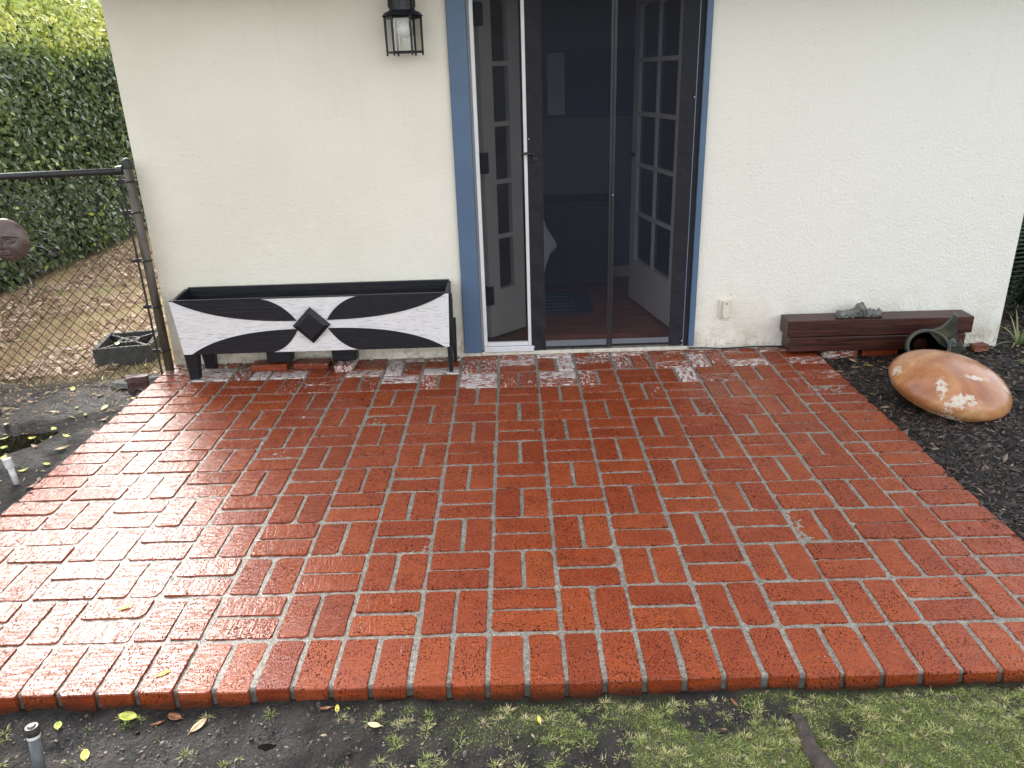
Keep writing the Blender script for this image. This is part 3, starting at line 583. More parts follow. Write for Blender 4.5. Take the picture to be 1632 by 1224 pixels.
MB().lathe([(0.001, 0.022), (0.05, 0.018), (0.058, 0.006), (0.058, 0.0)], 20, Matrix.Translation((lx, YW, ht + 0.2)) @ Matrix.Rotation(R(90), 4, 'X')).build('wall_plate', M_['black'], lan)

out = thing('outlet_cover', (1.296, YW, 0.19), 'small ivory outdoor outlet cover low on the right wall', 'outlet cover')
MB().box(1.258, 1.328, YW - 0.012, YW + 0.004, 0.186, 0.296, bev=0.003).build('plate', M_['ivory'], out)
pl = [(1.277, 0.288), (1.277, 0.21)] + [(1.296 + 0.019 * math.cos(R(a)), 0.21 + 0.017 * math.sin(R(a))) for a in (200, 230, 270, 310, 340)] + [(1.315, 0.21), (1.315, 0.288)]
MB().prism(pl, YW - 0.034, YW - 0.0122).build('flap', M_['ivory'], out); MB().tube([(1.296, YW - 0.0345, 0.278), (1.296, YW - 0.037, 0.278)], 0.004, 8).build('screw', M_['steel'], out)

cab_pts = [(1.10, YW - 0.012, 0.012)] + [(1.1 + 0.09 * k, YW - 0.014 - 0.006 * (k % 3), 0.010 + 0.004 * math.sin(k * 1.7)) for k in range(1, 7)] + [(1.70, YW - 0.03, 0.012)]
tag(MB().tube(cab_pts, 0.0045, 6).build('cable', M_['black'], None, (1.1, YW - 0.012, 0.01), True), 'thin black cable running along the wall base right of the doorway', 'cable')

# ------------------------------------------------------------------ black and white trough planter
pla = thing('trough_planter', (-1.0, 2.26, 0.0), 'long black and white wooden trough planter with a raised diamond', 'planter')
X0t, X1t, X0b, X1b, ZT, ZB, YFt = -1.738, -0.250, -1.712, -0.262, 0.452, 0.152, 2.148
def px(u, v): a = X0b + (X0t - X0b) * v; b = X1b + (X1t - X1b) * v; return (a + (b - a) * u, ZB + (ZT - ZB) * v)
th = 0.018
front = MB().prism([px(0, 0), px(1, 0), px(1, 1), px(0, 1)], YFt, YFt + th).build('front_board', M_['wplank'], pla)
def lobe(pts): return MB().prism([px(*p) for p in pts], YFt - 0.0035, YFt - 0.0002).build('black_lobe', M_['bplank'], front)
def qb(a, b, c, n=14): return [((1 - t) ** 2 * a[0] + 2 * t * (1 - t) * b[0] + t * t * c[0], (1 - t) ** 2 * a[1] + 2 * t * (1 - t) * b[1] + t * t * c[1]) for t in [i / n for i in range(n + 1)]]
lobe([(0.012, 0.999)] + qb((0.012, 0.999), (0.16, 0.58), (0.445, 0.58))[1:] + qb((0.445, 0.58), (0.40, 0.93), (0.328, 0.999))[1:])
lobe([(0.988, 0.999)] + qb((0.988, 0.999), (0.86, 0.58), (0.555, 0.58))[1:] + qb((0.555, 0.58), (0.60, 0.93), (0.672, 0.999))[1:])
lobe([(0.03, 0.0)] + qb((0.03, 0.0), (0.17, 0.428), (0.445, 0.428))[1:] + qb((0.445, 0.428), (0.40, 0.05), (0.335, 0.0))[1:])
lobe([(0.985, 0.0)] + qb((0.985, 0.0), (0.85, 0.428), (0.555, 0.428))[1:] + qb((0.555, 0.428), (0.60, 0.05), (0.665, 0.0))[1:])
dmx, dmz = px(0.4985, 0.5); dr, ds = 0.100, 0.070
dv = [(dmx + dr * a, YFt - 0.004, dmz + dr * b) for a, b in ((1, 0), (0, 1), (-1, 0), (0, -1))] + [(dmx + dr * a, YFt - 0.018, dmz + dr * b) for a, b in ((1, 0), (0, 1), (-1, 0), (0, -1))] + [(dmx + ds * a, YFt - 0.030, dmz + ds * b) for a, b in ((1, 0), (0, 1), (-1, 0), (0, -1))]
df = [(8, 9, 10, 11)] + [(k, (k + 1) % 4, 4 + (k + 1) % 4, 4 + k) for k in range(4)] + [(4 + k, 4 + (k + 1) % 4, 8 + (k + 1) % 4, 8 + k) for k in range(4)] + [(3, 2, 1, 0)]
MB().add(dv, df).build('diamond', M_['bplank'], front)
MB().box(-1.722, -0.262, 2.372, 2.390, ZB, 0.468).build('back_board', M_['bplank'], pla)
def side(xt, xb, s, mat, nm='side_board'):
    a = [(xb, YFt + th, ZB), (xb, 2.3715, ZB), (xt, 2.3715, 0.462), (xt, YFt + th, ZT)]; b = [(x + s * th, y, z) for x, y, z in a]
    return MB().add(a + b, [(0, 1, 2, 3), (7, 6, 5, 4), (0, 4, 5, 1), (1, 5, 6, 2), (2, 6, 7, 3), (3, 7, 4, 0)]).build(nm, mat, pla)
side(-1.736, -1.712, 1, M_['bplank']); side(-0.252, -0.264, -1, M_['bplank'])
MB().box(-1.69, -0.285, YFt + th + 0.001, 2.371, ZB + 0.01, ZB + 0.028).build('bottom_board', M_['bplank'], pla)
MB().add([(px(0, 1)[0], YFt - 0.002, ZT), (px(1, 1)[0], YFt - 0.002, ZT), (px(1, 1)[0], YFt + th, ZT), (px(0, 1)[0], YFt + th, ZT), (px(0, 1)[0], YFt - 0.002, ZT + 0.004), (px(1, 1)[0], YFt - 0.002, ZT + 0.004), (px(1, 1)[0], YFt + th, ZT + 0.004), (px(0, 1)[0], YFt + th, ZT + 0.004)], [(4, 5, 6, 7), (0, 1, 5, 4), (1, 2, 6, 5), (2, 3, 7, 6), (3, 0, 4, 7)]).build('top_edge', M_['bplank'], pla)
def leg(x0, x1, y0, y1, ztop, tx): # tapers to the foot
    a = [(x0, y0, ztop), (x1, y0, ztop), (x1, y1, ztop), (x0, y1, ztop)]; cx = tx
    b = [(x0 + (cx - x0) * 0.3, y0 + 0.004, 0.003), (x1 + (cx - x1) * 0.3, y0 + 0.004, 0.003), (x1 + (cx - x1) * 0.3, y1 - 0.008, 0.003), (x0 + (cx - x0) * 0.3, y1 - 0.008, 0.003)]
    return MB().add(a + b, [(0, 1, 2, 3), (7, 6, 5, 4), (0, 4, 5, 1), (1, 5, 6, 2), (2, 6, 7, 3), (3, 7, 4, 0)]).build('leg', M_['bplank'], pla)
leg(-1.715, -1.645, YFt + 0.003, YFt + 0.06, 0.151, -1.69); leg(-0.276, -0.248, YFt + 0.003, YFt + 0.06, 0.20, -0.262)
leg(-1.70, -1.62, 2.32, 2.372, 0.151, -1.64); leg(-0.262, -0.236, 2.31, 2.372, 0.25, -0.248)
# carved bracket on the right end
MB().prism([(0, 0)], 0, 0) if False else None
br = [(2.16, 0.43), (2.20, 0.44), (2.23, 0.39), (2.205, 0.33), (2.19, 0.30), (2.225, 0.25), (2.235, 0.21), (2.20, 0.16), (2.16, 0.15)]
v = [(-0.250, y, z) for y, z in br] + [(-0.236, y, z) for y, z in br]; n = len(br)
MB().add(v, [tuple(range(n - 1, -1, -1)), tuple(range(n, 2 * n))] + [(i, (i + 1) % n, (i + 1) % n + n, i + n) for i in range(n)]).build('end_bracket', M_['bplank'], pla)
for x in (-1.235, -0.865): MB().box(x - 0.075, x + 0.06, 2.28, 2.36, 0.0415, ZB + 0.009, bev=0.004).build('foot_block', M_['bplank'], pla)

# ------------------------------------------------------------------ timbers, fragment, fish pot, terracotta vessel
rt = Matrix.Translation((2.13, 2.33, 0)) @ Matrix.Rotation(R(-0.8), 4, 'Z')
t1 = MB().box(-0.500, 0.470, -0.082, 0.055, 0.021, 0.104, rt, 0.004).build('timber_beam', M_['timber'], None, (2.13, 2.33, 0.02)); tag(t1, 'lower dark stained timber resting on the two bricks', 'timber')
t2 = MB().box(-0.515, 0.505, -0.073, 0.064, 0.106, 0.200, rt, 0.004).build('timber_beam', M_['timber'], None, (2.13, 2.33, 0.105)); tag(t2, 'upper longer dark stained timber under the grey carved fragment', 'timber')
# carved grey fragment: low pediment with a shell boss and curled ends
def fragment():
    nx_, nz_ = 64, 26; W = 0.125; v = []; f = []
    for side_ in (0, 1):
        for j in range(nz_ + 1):
            for i in range(nx_ + 1):
                u = -1 + 2 * i / nx_; top = 0.030 + 0.024 * max(0, 1 - abs(u) * 1.05) + 0.034 * math.exp(-(u / 0.23) ** 4) + 0.012 * math.exp(-((abs(u) - 0.92) / 0.08) ** 2) + 0.004 * math.sin(u * 31)
                t = j / nz_; z = top * t; prof = 0.026 * math.sqrt(max(0, 1 - (2 * t - 1) ** 4))
                rel = 0.006 * math.sin(u * 26 + t * 5) * math.sin(t * 9 + u * 7) + 0.012 * math.exp(-((u / 0.18) ** 2 + ((t - 0.7) / 0.25) ** 2)) + 0.008 * math.exp(-(((abs(u) - 0.85) / 0.1) ** 2 + ((t - 0.6) / 0.3) ** 2)) + 0.005 * (rnd.random() - 0.5)
                y = -(prof + rel * (prof / 0.026)) if side_ == 0 else prof * 0.6
                if j in (0, nz_): y *= 0.2
                v.append((u * W * (1 - 0.1 * (t < 0.1)), y, z))
    o = (nx_ + 1) * (nz_ + 1)
    for j in range(nz_):
        for i in range(nx_):
            k = j * (nx_ + 1) + i; f.append((k, k + 1, k + nx_ + 2, k + nx_ + 1)); f.append((o + k, o + k + nx_ + 1, o + k + nx_ + 2, o + k + 1))
    for j in range(nz_):
        for k in (j * (nx_ + 1), j * (nx_ + 1) + nx_): f.append((k, k + nx_ + 1, o + k + nx_ + 1, o + k))
    for i in range(nx_): k = nz_ * (nx_ + 1) + i; f.append((k, k + 1, o + k + 1, o + k)); f.append((i, o + i, o + i + 1, i + 1))
    mt = Matrix.Translation((2.02, 2.318, 0.2005)) @ Matrix.Rotation(R(12), 4, 'X') @ Matrix.Rotation(R(1), 4, 'Z')
    return MB().add([mt @ Vector(p) for p in v], f)
tag(fragment().build('carved_fragment', M_['stonegrey'], None, (2.005, 2.318, 0.2), True), 'grey carved stone pediment fragment lying on the upper timber', 'ornament')

fish = thing('fish_pot', (2.40, 2.12, -0.03), 'dark green fish shaped pot with gaping mouth behind the terracotta vessel', 'pot')
fm = Matrix.Translation((2.318, 2.10, 0.085)) @ Matrix.Scale(0.92, 4) @ Matrix.Rotation(R(-26), 4, 'Z') @ Matrix.Rotation(R(6), 4, 'Y') @ Matrix.Rotation(R(72), 4, 'X')
prof = [(0.098, 0.03), (0.112, 0.045), (0.118, 0.035), (0.122, 0.0), (0.120, -0.06), (0.108, -0.12), (0.08, -0.17), (0.045, -0.205), (0.002, -0.215)]
inn = [(0.098, 0.03), (0.100, 0.0), (0.098, -0.06), (0.085, -0.12), (0.05, -0.17), (0.002, -0.19)]
MB().lathe(prof, 36, fm @ Matrix.Scale(0.86, 4, (0, 1, 0))).build('body', M_['bronze'], fish, smooth=True)
MB().lathe(inn, 36, fm @ Matrix.Scale(0.86, 4, (0, 1, 0))).build('mouth_cavity', simple('dark_mouth_hollow', (0.004, 0.0045, 0.005), 0.95, 0.2, 20, 0, spec=0.05), fish, smooth=True)  # inside of the mouth coloured near-black and matt
fv = []; prf = [(-0.01, 0.098, 0.03), (0.045, 0.128, 0.03), (0.08, 0.17, 0.03), (0.102, 0.228, 0.03), (0.124, 0.21, 0.035), (0.130, 0.15, 0.045), (0.146, 0.07, 0.06), (0.135, -0.02, 0.07), (0.06, 0.02, 0.06)]
fin_m = Matrix.Translation((2.325, 2.10, 0.078)) @ Matrix.Scale(0.88, 4) @ Matrix.Rotation(R(-26), 4, 'Z')
a = [fin_m @ Vector((x, y - 0.03, z)) for x, z, y in prf]; b = [fin_m @ Vector((x, y + 0.022, z)) for x, z, y in prf]; n = len(prf)
MB().add(a + b, [tuple(range(n)), tuple(range(2 * n - 1, n - 1, -1))] + [(i, i + n, (i + 1) % n + n, (i + 1) % n) for i in range(n)]).build('dorsal_fin', M_['bronze'], fish)
ex = fin_m @ Vector((0.118, 0.0, 0.05)); MB().lathe([(0.026, 0), (0.026, 0.006), (0.018, 0.010), (0.014, 0.006), (0.012, 0.012), (0.001, 0.016)], 18, Matrix.Translation(ex) @ Matrix.Rotation(R(-26), 4, 'Z') @ Matrix.Rotation(R(62), 4, 'Y') @ Matrix.Rotation(R(35), 4, 'X')).build('eye', M_['bronze'], fish, smooth=True)
sf = [(0.11, 0.02), (0.165, 0.055), (0.185, 0.02), (0.18, -0.04), (0.14, -0.065), (0.11, -0.04)]
a = [fin_m @ Vector((x, 0.045, z)) for x, z in sf]; b = [fin_m @ Vector((x, 0.075, z)) for x, z in sf]; n = len(sf)
MB().add(a + b, [tuple(range(n)), tuple(range(2 * n - 1, n - 1, -1))] + [(i, i + n, (i + 1) % n + n, (i + 1) % n) for i in range(n)]).build('side_fin', M_['bronze'], fish)

ves = MB(); vm = Matrix.Translation((2.197, 1.640, 0.046)) @ Matrix.Rotation(R(10), 4, 'Y') @ Matrix.Rotation(R(12), 4, 'X')
pr = []
for i in range(17): a = R(90 * i / 16); pr.append((0.318 * math.sin(a) ** 0.92 + 0.0005, 0.135 * math.cos(a) ** 1.0))
pr[-1] = (0.318, 0.004); pr += [(0.316, -0.010), (0.306, -0.020)]
for i in range(1, 11): a = R(90 * i / 10); pr.append((0.302 * math.cos(a) + 0.0005, -0.022 - 0.075 * math.sin(a)))
ves.lathe(pr, 72)
vo = ves.build('terracotta_vessel', M_['terracotta'], None, (0, 0, 0), True); vo.matrix_world = vm @ Matrix.Diagonal((0.90, 0.82, 0.97, 1.0))
tag(vo, 'large mottled orange terracotta vessel lying on the dark mulch', 'vessel')

# ------------------------------------------------------------------ fence with its sun face
YF = 2.33
fen = thing('chain_link_fence', (-1.9, YF, -0.06), 'dark chain link fence panel ending at the house corner', 'fence')
MB().tube([(-1.893, YF, -0.05), (-1.893, YF, 1.14)], 0.024, 14).build('post', M_['galv'], fen, smooth=True)
MB().lathe([(0.027, 1.125), (0.027, 1.150), (0.022, 1.166), (0.010, 1.176), (0.001, 1.178)], 16, Matrix.Translation((-1.893, YF, 0))).build('post_cap', M_['steel'], fen, smooth=True)
MB().tube([(-1.925, YF, 1.112), (-3.9, YF, 1.085)], 0.0175, 12).build('top_rail', M_['steel'], fen, smooth=True)
MB().tube([(-1.917, YF, 1.118), (-1.955, YF, 1.114)], 0.023, 10).build('rail_end_cup', M_['steel'], fen)
MB().box(-1.948, -1.938, YF - 0.003, YF + 0.003, -0.04, 1.09).build('tension_bar', M_['steel'], fen)
for z in (0.12, 0.38, 0.64, 0.90, 1.06):
    MB().tube([(-1.893 + 0.027 * math.cos(R(a)), YF + 0.027 * math.sin(R(a)), z) for a in range(200, 520, 32)], 0.004, 5).box(-1.965, -1.915, YF - 0.009, YF - 0.004, z - 0.010, z + 0.010).tube([(-1.958, YF - 0.016, z), (-1.958, YF + 0.012, z)], 0.006, 6).build('tension_band', M_['steel'], fen)
fx0, fx1, fz0, fz1, P = -3.75, -1.943, -0.05, 1.09, 0.068
def clip_line(x, z, dx, dz):
    t0, t1 = -9, 9
    for p, d, lo, hi in ((x, dx, fx0, fx1), (z, dz, fz0, fz1)):
        a, b = sorted(((lo - p) / d, (hi - p) / d)); t0, t1 = max(t0, a), min(t1, b)
    return (t0, t1) if t1 - t0 > 0.02 else None
for s in (1, -1):
    for k in range(-30, 60):
        x = fx1 + (k if s == -1 else -k) * P * 0.98 * (-1 if s == -1 else 1); 
        c = clip_line(x, 0.0, 1.0 * s, 1.0)
        if not c: continue
        pts = []; nseg = max(2, int((c[1] - c[0]) / (P / 2)))
        for i in range(nseg + 1):
            t = c[0] + (c[1] - c[0]) * i / nseg; zz = t; xx = x + s * t
            w = round((zz / (P / 2))); pts.append((xx, YF + s * 0.0018 * (1 if w % 2 else -1), zz))
        MB().tube(pts, 0.0020, 4).build('wire', M_['wire'], fen)
sx_, sy_, sz_ = -2.606, YF - 0.012, 0.778
sun = thing('sun_face_plaque', (sx_, sy_, sz_), 'brown clay sun face with curled wire rays hung on the fence', 'plaque')
def face():
    n_r, n_a = 46, 110; v = [(0, 0, 0)]; f = []; Rr = 0.114
    def hgt(x, y):       # x to the right, y up, in units of the radius
        h = 0.34 * math.sqrt(max(0, 1 - 0.985 * (x * x + y * y)))
        g = lambda cx, cy, sx, sy: math.exp(-(((x - cx) / sx) ** 2 + ((y - cy) / sy) ** 2))
        h += 0.17 * g(0, -0.10, 0.075, 0.24) + 0.10 * g(0, -0.26, 0.13, 0.085)
        for s in (-1, 1):
            bx = x * s; brow = 0.30 - 0.55 * (bx - 0.36) ** 2 + (0.0 if bx > 0.1 else -(0.1 - bx) * 1.2)
            h += 0.11 * math.exp(-((y - brow) / 0.045) ** 2) * math.exp(-((bx - 0.36) / 0.30) ** 4)
            h -= 0.06 * math.exp(-(((bx - 0.36) / 0.24) ** 2 + ((y - 0.08) / 0.11) ** 2))
            e = ((bx - 0.37) / 0.20) ** 2 + ((y - 0.07) / 0.10) ** 2
            h += 0.085 * math.exp(-((e - 1) / 0.35) ** 2) + 0.07 * math.exp(-e * 1.6) - 0.03 * math.exp(-(((bx - 0.37) / 0.05) ** 2 + ((y - 0.07) / 0.05) ** 2))
            h += 0.05 * math.exp(-(((bx - 0.48) / 0.25) ** 2 + ((y + 0.30) / 0.22) ** 2))
        lip = 0.26
        h += 0.14 * math.exp(-((x / lip) ** 4)) * (math.exp(-((y + 0.455 + 0.10 * x * x - 0.03 * math.exp(-(x / 0.06) ** 2) * -1) / 0.045) ** 2) + math.exp(-((y + 0.575 - 0.35 * x * x) / 0.05) ** 2))
        h -= 0.03 * math.exp(-((x / lip) ** 4)) * math.exp(-((y + 0.515 - 0.1 * x * x) / 0.02) ** 2)
        h += 0.06 * g(0, -0.78, 0.25, 0.12)
        if y < -0.45 : h += 0.012 * math.sin(math.atan2(x, -y) * 26) * min(1, (-0.45 - y) * 4) * (1 if x * x + y * y > 0.55 else 0)
        return h
    for i in range(1, n_r + 1):
        r = i / n_r
        for k in range(n_a):
            a = 2 * math.pi * k / n_a; x, y = r * math.cos(a), r * math.sin(a); v.append((x, y, hgt(x, y)))
    v[0] = (0, 0, hgt(0, 0)); V = [(x * Rr, -h * Rr * 1.5, y * Rr) for x, y, h in v]
    for k in range(n_a): f.append((0, 1 + k, 1 + (k + 1) % n_a))
    for i in range(n_r - 1):
        for k in range(n_a): a, b = 1 + i * n_a + k, 1 + i * n_a + (k + 1) % n_a; f.append((a, a + n_a, b + n_a, b))
    bse = len(V); V += [(V[1 + (n_r - 1) * n_a + k][0], 0.004, V[1 + (n_r - 1) * n_a + k][2]) for k in range(n_a)]
    for k in range(n_a): a, b = 1 + (n_r - 1) * n_a + k, 1 + (n_r - 1) * n_a + (k + 1) % n_a; f.append((a, bse + k, bse + (k + 1) % n_a, b))
    f.append(tuple(bse + k for k in range(n_a)))
    mt = Matrix.Translation((sx_, sy_ - 0.008, sz_)) @ Matrix.Rotation(R(4), 4, 'Y')
    return MB().add([mt @ Vector(p) for p in V], f)
face().build('face', M_['clay'], sun, smooth=True)
for k in range(12):
    a = R(30 * k + 8); L = 0.155 if k % 2 else 0.125; pts = []
    for i in range(26):
        t = i / 25; r = 0.095 + L * min(1, t / 0.6); w = 0.018 * math.sin(t * 5.5) * (1 if t < 0.6 else 1)
        if t <= 0.6: pts.append((r, w))
        else:
            q = (t - 0.6) / 0.4; ph = q * 2 * math.pi * 1.05; rr = 0.026 * (1 - 0.5 * q); w0 = 0.018 * math.sin(0.6 * 5.5)
            pts.append((0.095 + L + rr * math.sin(ph), w0 + (0.026 - rr * math.cos(ph)) * (1 if k % 2 else -1)))
    MB().tube([(sx_ + p * math.cos(a) - q * math.sin(a), sy_ - 0.003, sz_ + p * math.sin(a) + q * math.cos(a)) for p, q in pts], 0.0032, 5).build('wire_ray', M_['wire'], sun, smooth=True)

# ------------------------------------------------------------------ breeze block and bits at the fence foot
bb = thing('breeze_block', (-2.295, 2.72, -0.06), 'dark concrete breeze block lying flat behind the fence', 'block')
bm_ = Matrix.Translation((-2.295, 2.72, -0.055)) @ Matrix.Rotation(R(10), 4, 'Z'); h0, h1, w_, t_ = 0.0, 0.125, 0.165, 0.024
MB().box(-w_, w_, -w_, -w_ + t_, h0, h1, bm_, 0.003).box(-w_, w_, w_ - t_, w_, h0, h1, bm_, 0.003).box(-w_, -w_ + t_, -w_ + t_, w_ - t_, h0, h1, bm_).box(w_ - t_, w_, -w_ + t_, w_ - t_, h0, h1, bm_).build('frame', M_['concrete'], bb)
for s in (1, -1): MB().box(-0.19, 0.19, -0.009, 0.009, h0 + 0.002, h1 - 0.006 - 0.002 * s, bm_ @ Matrix.Rotation(R(45 * s), 4, 'Z')).build('web', M_['concrete'], bb)
MB().lathe([(0.062, h0), (0.062, h1 - 0.003), (0.044, h1 - 0.003), (0.044, h0)], 24, bm_).build('ring', M_['concrete'], bb)
# chunk of old brick and flat stone
def rock(name, c, s, rz, mat, label, cat, seed):
    q = random.Random(seed); bm = bmesh.new(); bmesh.ops.create_cube(bm, size=1); bmesh.ops.subdivide_edges(bm, edges=bm.edges[:], cuts=2, use_grid_fill=True)
    m4 = Matrix.Translation(c) @ Matrix.Rotation(rz, 4, 'Z')
    vs = [m4 @ Vector((v.co.x * s[0] + q.gauss(0, .04) * s[0], v.co.y * s[1] + q.gauss(0, .04) * s[1], v.co.z * s[2] + q.gauss(0, .05) * s[2])) for v in bm.verts]
    bm.verts.index_update(); fs = [[v.index for v in f.verts] for f in bm.faces]; bm.free()
    return tag(MB().add(vs, fs).build(name, mat, None, (c[0], c[1], c[2] - s[2] / 2)), label, cat)
rock('brick_chunk', (-2.03, 2.21, -0.03), (0.11, 0.05, 0.09), R(12), simple('old_dark_brick', (0.07, 0.032, 0.024), 0.6, 0.4, 30, 0.6), 'dark broken brick chunk at the back left patio corner', 'brick', 5)
rock('flat_stone', (-2.14, 2.26, -0.05), (0.10, 0.06, 0.03), R(-8), M_['stonegrey'], 'pale flat stone left of the broken brick chunk', 'stone', 6)
rock('stone', (-1.955, 2.245, -0.03), (0.06, 0.05, 0.05), R(30), M_['stonegrey'], 'small pale stone between fence foot and patio corner', 'stone', 8)
rock('clay_shard', (2.76, 2.36, -0.02), (0.085, 0.05, 0.035), R(8), simple('red_clay_shard', (0.19, 0.06, 0.03), 0.6, 0.3, 20, 0.3), 'reddish clay shard at the foot of the right house corner', 'shard', 9)
pv = thing('pvc_stub', (-2.075, 1.115, -0.06), 'short white capped pvc pipe standing in the mud', 'pipe')
MB().tube([(-2.072, 1.115, -0.075), (-2.088, 1.12, 0.035)], 0.0125, 14).build('pipe', M_['pvc'], pv, smooth=True)
MB().tube([(-2.0855, 1.1195, 0.022), (-2.091, 1.121, 0.062)], 0.0175, 16).build('cap', M_['pvc'], pv)
spk = thing('sprinkler_riser', (-1.13, -0.39, -0.07), 'grey sprinkler riser with dark brown head at the front left', 'sprinkler')
MB().tube([(-1.125, -0.395, -0.09), (-1.13, -0.37, 0.022)], 0.0135, 16).build('riser', M_['greyplastic'], spk, smooth=True)
MB().tube([(-1.1302, -0.369, 0.0225), (-1.1305, -0.3675, 0.030)], 0.0155, 16).build('collar', M_['pvc'], spk)
MB().tube([(-1.1305, -0.3674, 0.0302), (-1.131, -0.365, 0.042), (-1.1312, -0.364, 0.054)], [0.015, 0.0175, 0.0155], 12).build('head', M_['brownplastic'], spk)
MB().tube([(-1.1312, -0.3639, 0.0543), (-1.1313, -0.3636, 0.058)], [0.010, 0.008], 12).build('nozzle', M_['greyplastic'], spk)
hose = [(-2.95 + 0.0, 1.95, -0.04), (-2.72, 2.0, -0.03), (-2.62, 1.9, -0.035), (-2.60, 1.75, -0.04), (-2.68, 1.60, -0.04), (-2.85, 1.55, -0.04), (-3.0, 1.62, -0.045)]
tag(MB().tube(hose, 0.008, 8).build('drip_hose', M_['wire'], None, (-2.7, 1.8, -0.05), True), 'loop of black drip hose on the mud at the left edge', 'hose')
rp = [(0.795, -0.42, -0.035), (0.80, -0.36, -0.03), (0.805, -0.31, -0.042), (0.80, -0.27, -0.06)]
rp = [(0.83, -0.56, -0.05), (0.815, -0.48, -0.036)] + rp
tag(MB().tube(rp, [0.026, 0.026, 0.022, 0.018, 0.013, 0.006], 9).build('root', M_['bark'], None, (0.8, -0.4, -0.06), True), 'exposed dark bark root in the mossy grass at front', 'root')
tag(MB().tube([(2.58, 1.72, -0.02), (2.75, 1.70, -0.012), (2.95, 1.62, -0.02), (3.2, 1.5, -0.02)], 0.009, 8).build('drip_hose', M_['wire'], None, (2.8, 1.65, -0.03), True), 'black drip hose on the mulch right of the terracotta vessel', 'hose')

# ------------------------------------------------------------------ fallen leaves, each one a thing
def leaf_mat(name, c, c2):
    t = NT(name); v = t.coord('Object'); n = t.noise(v, 40, 4); col_ = t.mix(t.mapr(n, 0.4, 0.7), c, c2); t.P(Base_Color=col_, Roughness=0.4); return t.m
LM = {'yellow': leaf_mat('yellow_leaf', (0.62, 0.52, 0.07), (0.50, 0.50, 0.10)), 'green': leaf_mat('yellow_green_leaf', (0.34, 0.40, 0.05), (0.50, 0.50, 0.08)),
      'tan': leaf_mat('tan_leaf', (0.50, 0.36, 0.19), (0.36, 0.22, 0.10)), 'brown': leaf_mat('brown_leaf', (0.20, 0.075, 0.03), (0.30, 0.13, 0.06)), 'pale': leaf_mat('pale_leaf', (0.66, 0.58, 0.34), (0.55, 0.45, 0.25))}
def leaf(x, y, L, W, rz, colr, label, curl=0.25, z=None, tilt=0.1, group=None):
    n = 7; v = []; f = []
    for i in range(n + 1):
        t = i / n; w = W * 0.5 * math.sin(math.pi * min(1, t * 0.93 + 0.035)) ** 0.75; yy = (t - 0.5) * L; zz = curl * L * ((t - 0.5) ** 2) * 1.6
        for s in (-1, -0.5, 0, 0.5, 1): v.append((s * w, yy, zz + abs(s) * w * 0.35 + (0.0 if s else -0.0008)))
    for i in range(n):
        for k in range(4): a = i * 5 + k; f.append((a, a + 1, a + 6, a + 5))
    m = MB().add(v, f); st = len(m.v); m.tube([(0, -L * 0.5, curl * L * 0.4), (0.002, -L * 0.68, curl * L * 0.3)], 0.0009, 4)
    o = m.build('fallen_leaf', LM[colr], None, (0, 0, 0), True)
    if z is None: z = max(hz(x, y), -0.082) + 0.004
    o.location = (x, y, z); o.rotation_euler = (tilt, tilt * 0.7, rz); so_ = o.modifiers.new('thick', 'SOLIDIFY'); so_.thickness = 0.0008
    return tag(o, label, 'leaf', group)
F0 = [(-0.965, -0.245, 0.048, 0.034, R(85), 'green', 'large glossy yellow-green leaf on the mud against the patio edge'),
      (-1.035, -0.345, 0.036, 0.022, R(25), 'yellow', 'bright yellow leaf on the mud right of the sprinkler riser'),
      (-1.145, -0.262, 0.026, 0.020, R(20), 'green', 'small heart shaped green leaf at the foot of the patio edge'),
      (-0.845, -0.237, 0.040, 0.026, R(75), 'brown', 'dark brown curled leaf right of the large yellow-green leaf'),
      (-0.885, -0.258, 0.030, 0.010, R(120), 'brown', 'thin reddish brown leaf strip beside the dark brown curled leaf'),
      (-0.765, -0.275, 0.050, 0.022, R(-35), 'tan', 'pale tan twisted leaf on the mud below the patio edge'),
      (-0.435, -0.240, 0.030, 0.012, R(105), 'brown', 'brown leaf beside a small yellow one below the patio edge'),
      (-0.405, -0.236, 0.026, 0.012, R(10), 'yellow', 'small curved yellow leaf below the middle of the patio edge'),
      (-0.295, -0.300, 0.034, 0.018, R(80), 'pale', 'pale cupped leaf by the dark hollow below the patio edge'),
      (0.135, -0.300, 0.024, 0.010, R(10), 'yellow', 'tiny yellow leaf among the front grass tufts'),
      (0.655, -0.245, 0.026, 0.008, R(30), 'brown', 'slim reddish leaf below the right half of the patio edge')]
for a in F0: leaf(*a)
leaf(-2.31, 2.60, 0.05, 0.03, R(20), 'green', 'bright yellow-green leaf lying on the breeze block', z=0.078)
for a in [(1.97, 2.20, 0.05, 0.024, R(30), 'tan', 'tan leaf on the mulch in front of the whitewashed brick'), (2.03, 2.14, 0.045, 0.026, R(80), 'green', 'yellow-green leaf on the mulch between the brick and the vessel'), (1.95, 2.12, 0.045, 0.02, R(100), 'tan', 'pale tan leaf on the mulch next to the back right patio corner')]: leaf(*a)
for a in [(-0.905, -0.135, 0.036, 0.014, R(-50), 'yellow', 'yellow leaf lying on the front soldier course'), (-1.15, 0.162, 0.034, 0.014, R(-60), 'yellow', 'small yellow leaf stuck on the wet sheen of the patio'),
          (-0.985, 0.235, 0.016, 0.009, R(10), 'brown', 'tiny brown leaf on the wet patio brick near the yellow one'), (-1.075, 0.33, 0.012, 0.010, 0, 'pale', 'tiny pale seed case on the wet patio brick')]: leaf(*a, z=0.004)
lq = random.Random(21); cols_ = ['yellow', 'green', 'tan', 'pale', 'brown', 'green', 'yellow']; CNAME = {'yellow': 'yellow', 'green': 'yellow-green', 'tan': 'tan', 'brown': 'brown', 'pale': 'pale cream'}
